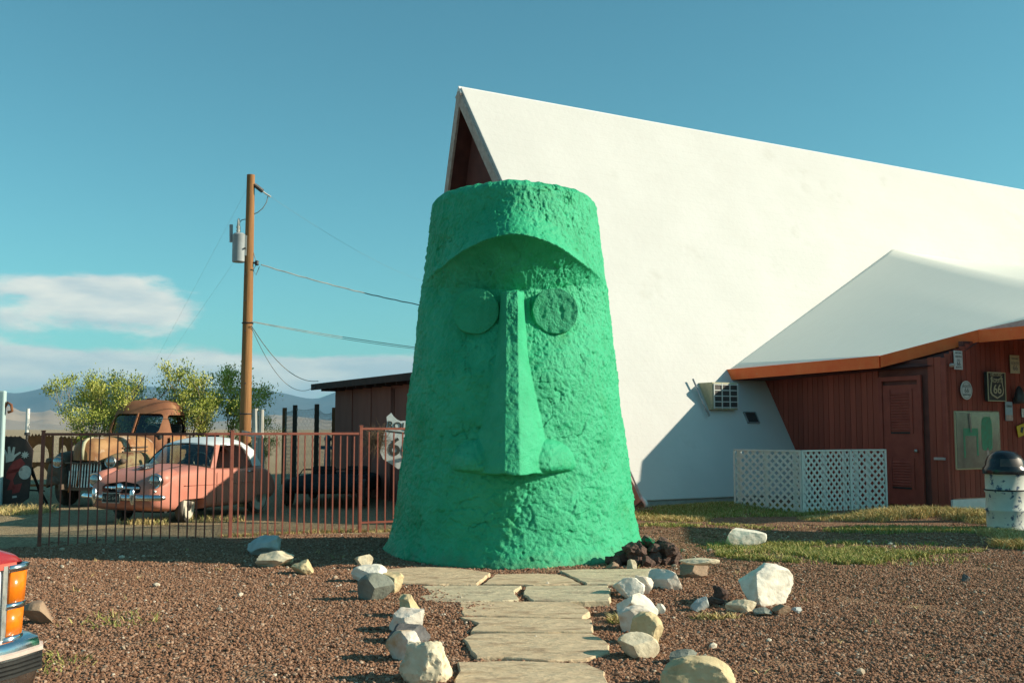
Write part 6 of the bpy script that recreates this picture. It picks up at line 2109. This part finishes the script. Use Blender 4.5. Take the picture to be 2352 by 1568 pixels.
M['boardblack'] = mat('black_brown_board', (0.045, 0.032, 0.028), (0.07, 0.045, 0.038), scale=7, rough=0.7)
M['artwhite'] = mat('art_white', (0.55, 0.55, 0.50), (0.42, 0.42, 0.38), scale=14, rough=0.7)
M['artred'] = mat('art_red', (0.30, 0.045, 0.04), (0.22, 0.035, 0.03), scale=10, rough=0.7)
bb = at(22, 1150, 21.2)
brd = empty('painted_board', (bb.x, bb.y, 0), R(12)); brd.rotation_euler = (R(-6), 0, R(12))
tag(brd, 'black painted board with a white hand and red figure on a stand', 'painted board')
link('panel', flat_shape([[(-.36, .10), (-.22, .02), (.22, .02), (.36, .14), (.39, 1.12), (.24, 1.34), (.10, 1.40), (-.26, 1.40), (-.38, 1.20)]], 0.04), M['boardblack'], brd)


def art(name, polys, mk):
    o = link(name, flat_shape(polys, 0.004), M[mk], brd, (0, -0.024, 0)); return o


def circ(cx, cy, r, n=18, k=1.0):
    return [(cx + r * math.cos(2 * math.pi * i / n), cy + k * r * math.sin(2 * math.pi * i / n)) for i in range(n)]


def sunp(cx, cy, r):
    return [(cx + r * (1.0 if i % 2 else 0.55) * math.cos(math.pi * i / 9), cy + r * (1.0 if i % 2 else 0.55) * math.sin(math.pi * i / 9)) for i in range(18)]


art('painted_hand', [[(-.12, .86), (.02, .90), (.06, .98), (.16, 1.06), (.14, 1.09), (.03, 1.02), (.04, 1.18), (.0, 1.19), (-.03, 1.04), (-.06, 1.20), (-.10, 1.19), (-.09, 1.03), (-.15, 1.14), (-.18, 1.12), (-.13, .98)]], 'artwhite')
art('painted_figure', [[(-.06, .30), (.10, .32), (.04, .50), (.10, .66), (.26, .84), (.16, .96), (.02, .88), (-.06, .74), (-.10, .55), (.0, .50)]], 'artred')
art('painted_arm', [[(-.10, .62), (.22, .70), (.20, .76), (-.08, .70)]], 'artred')
art('painted_disc', [circ(.26, .66, .12, k=1.2)], 'artwhite')
art('painted_skirt', [[(.04, .40), (.22, .44), (.18, .26), (.04, .22)]], 'artred')
art('painted_sun', [sunp(.24, 1.02, .085)], 'artwhite')
art('painted_sun', [sunp(-.26, .30, .09)], 'artwhite')
art('painted_sun', [sunp(-.30, 1.0, .085)], 'artwhite')
art('painted_feet', [[(.05, .14), (.14, .15), (.13, .19), (.05, .18)]], 'artwhite')
for sx, bx in ((0.30, 0.42), (0.22, 0.50)):
    MB().bar((sx, 0.03, 0.95), (bx + 0.12, 0.55, 0.0), 0.035, 0.035).build('easel_leg', M['darkbrown'], brd)
MB().bar((0.34, 0.03, 0.3), (0.55, 0.45, 0.3), 0.03, 0.03).build('easel_brace', M['darkbrown'], brd)


def arch(x0, x1, z0, z1, n=8):
    c_ = (x0 + x1) / 2; h = (x1 - x0) / 2
    return [(x0, z0), (x1, z0), (x1, z0 + (z1 - z0) * .35)] + [(c_ + h * math.cos(t) ** 1.0, z0 + (z1 - z0) * (.35 + .65 * math.sin(t))) for t in np.linspace(0.15, math.pi - 0.15, n)] + [(x0, z0 + (z1 - z0) * .35)]


def cutpanel(px0, px1, ytop, Y, label, cols, rows_, seed):
    a, b = at(px0, 1000, Y), at(px1, 1000, Y)
    w = b.x - a.x; zt = at(px0, ytop, Y).z
    root = empty('rusty_cutout_panel', (a.x, Y, 0))
    tag(root, label, 'metal panel', 'rusty metal cut-outs on the left')
    rg = random.Random(seed)
    top = []
    n = 16
    for i in range(n + 1):
        top.append((w * (1 - i / n), zt - (0.0 if i % 2 else rg.uniform(0.02, 0.09))))
    outer = [(0, 0.25), (w, 0.25)] + top
    holes = []
    for c_ in range(cols):
        for r_i in range(rows_):
            x0_ = w * (c_ + 0.16) / cols; x1_ = w * (c_ + 0.84) / cols
            z0_ = 0.30 + (zt - 0.45) * r_i / rows_; z1_ = 0.30 + (zt - 0.45) * (r_i + 0.82) / rows_
            holes.append(arch(x0_, x1_, z0_, z1_))
    link('plate', flat_shape([outer], 0.006, holes), M['cutrust'], root)
    for u in (0.02, w - 0.02):
        MB().box((u, 0.02, 0.5), (0.03, 0.03, 1.0)).build('stake', M['rustdark'], root)
    return root


cutpanel(63, 124, 995, 23.5, 'rusty arched metal cut-out beside the painted board', 1, 2, 1)
cutpanel(136, 208, 1000, 25.5, 'thin brown metal cut-out left of the rusty truck', 3, 2, 2)
cutpanel(-30, 50, 1000, 25.5, 'orange metal cut-out seen behind the painted board', 3, 2, 3)
cutpanel(215, 290, 1000, 26.5, 'rust red metal panel behind the truck wing', 2, 1, 4)
wpst = at(58, 1100, 23.0)
wp_ = empty('white_topped_post', (wpst.x, 23.0, 0)); tag(wp_, 'thin post with a white pipe on its upper half', 'post')
zt, zm = at(58, 938, 23.0).z, at(58, 996, 23.0).z
MB().cyl((0, 0, -0.1), (0, 0, zm), 0.03, 0.03, 10).build('lower_post', M['darkmetal'], wp_)
MB().cyl((0, 0, zm), (0, 0, zt), 0.042, 0.042, 12).build('white_pipe', M['white_paint'], wp_, smooth=40)
MB().cyl((0, 0, zm - 0.03), (0, 0, zm + 0.03), 0.06, 0.06, 12).build('collar', M['darkmetal'], wp_)
tp = at(-8, 1150, 21.0)
tpo = empty('pale_blue_post', (tp.x, 21.0, 0)); tag(tpo, 'pale blue post with a curled brown bracket at the left edge', 'post')
M['palepaint'] = mat('pale_blue_paint', (0.42, 0.56, 0.55), rough=0.5)
zt = at(-8, 897, 21.0).z
MB().box((0, 0, zt / 2), (0.2, 0.12, zt)).build('shaft', M['palepaint'], tpo, bevel=0.03)
q = MB(); z_ = at(0, 935, 21).z
q.tube([(0.08, 0, z_ - 0.02), (0.14, 0, z_ + 0.10), (0.22, 0, z_ + 0.05), (0.24, 0, z_ - 0.08), (0.16, 0, z_ - 0.10)], 0.03, 8); q.build('bracket', M['brownpost'], tpo, smooth=True)
MB().box((12.0 - 12.0 + 1.6, 5.0, 0.03), (3.0, 0.5, 0.10)).build('white_strip', M['white_paint'], tpo)  # long low white box lying flat on the ground


# ------------------------------------------------------------------ haze
def build_haze():
    m = bpy.data.materials.new('desert_haze'); m.use_nodes = True
    nt = m.node_tree
    for nd in list(nt.nodes): nt.nodes.remove(nd)
    out = nt.nodes.new('ShaderNodeOutputMaterial'); v = nt.nodes.new('ShaderNodeVolumePrincipled')
    v.inputs['Color'].default_value = (0.30, 0.62, 0.88, 1)
    v.inputs['Density'].default_value = 0.000048
    v.inputs['Anisotropy'].default_value = 0.0
    nt.links.new(v.outputs[0], out.inputs['Volume'])
    q = MB(); hb = max(abs(gx_[0]), gx_[-1], abs(gy_[0]), gy_[-1]) + 500
    q.box((0, 0, 485), (hb * 2, hb * 2, 975))
    o = q.build('haze', m)
    tag(o, 'thin blue haze over the desert', kind='stuff')


build_haze()
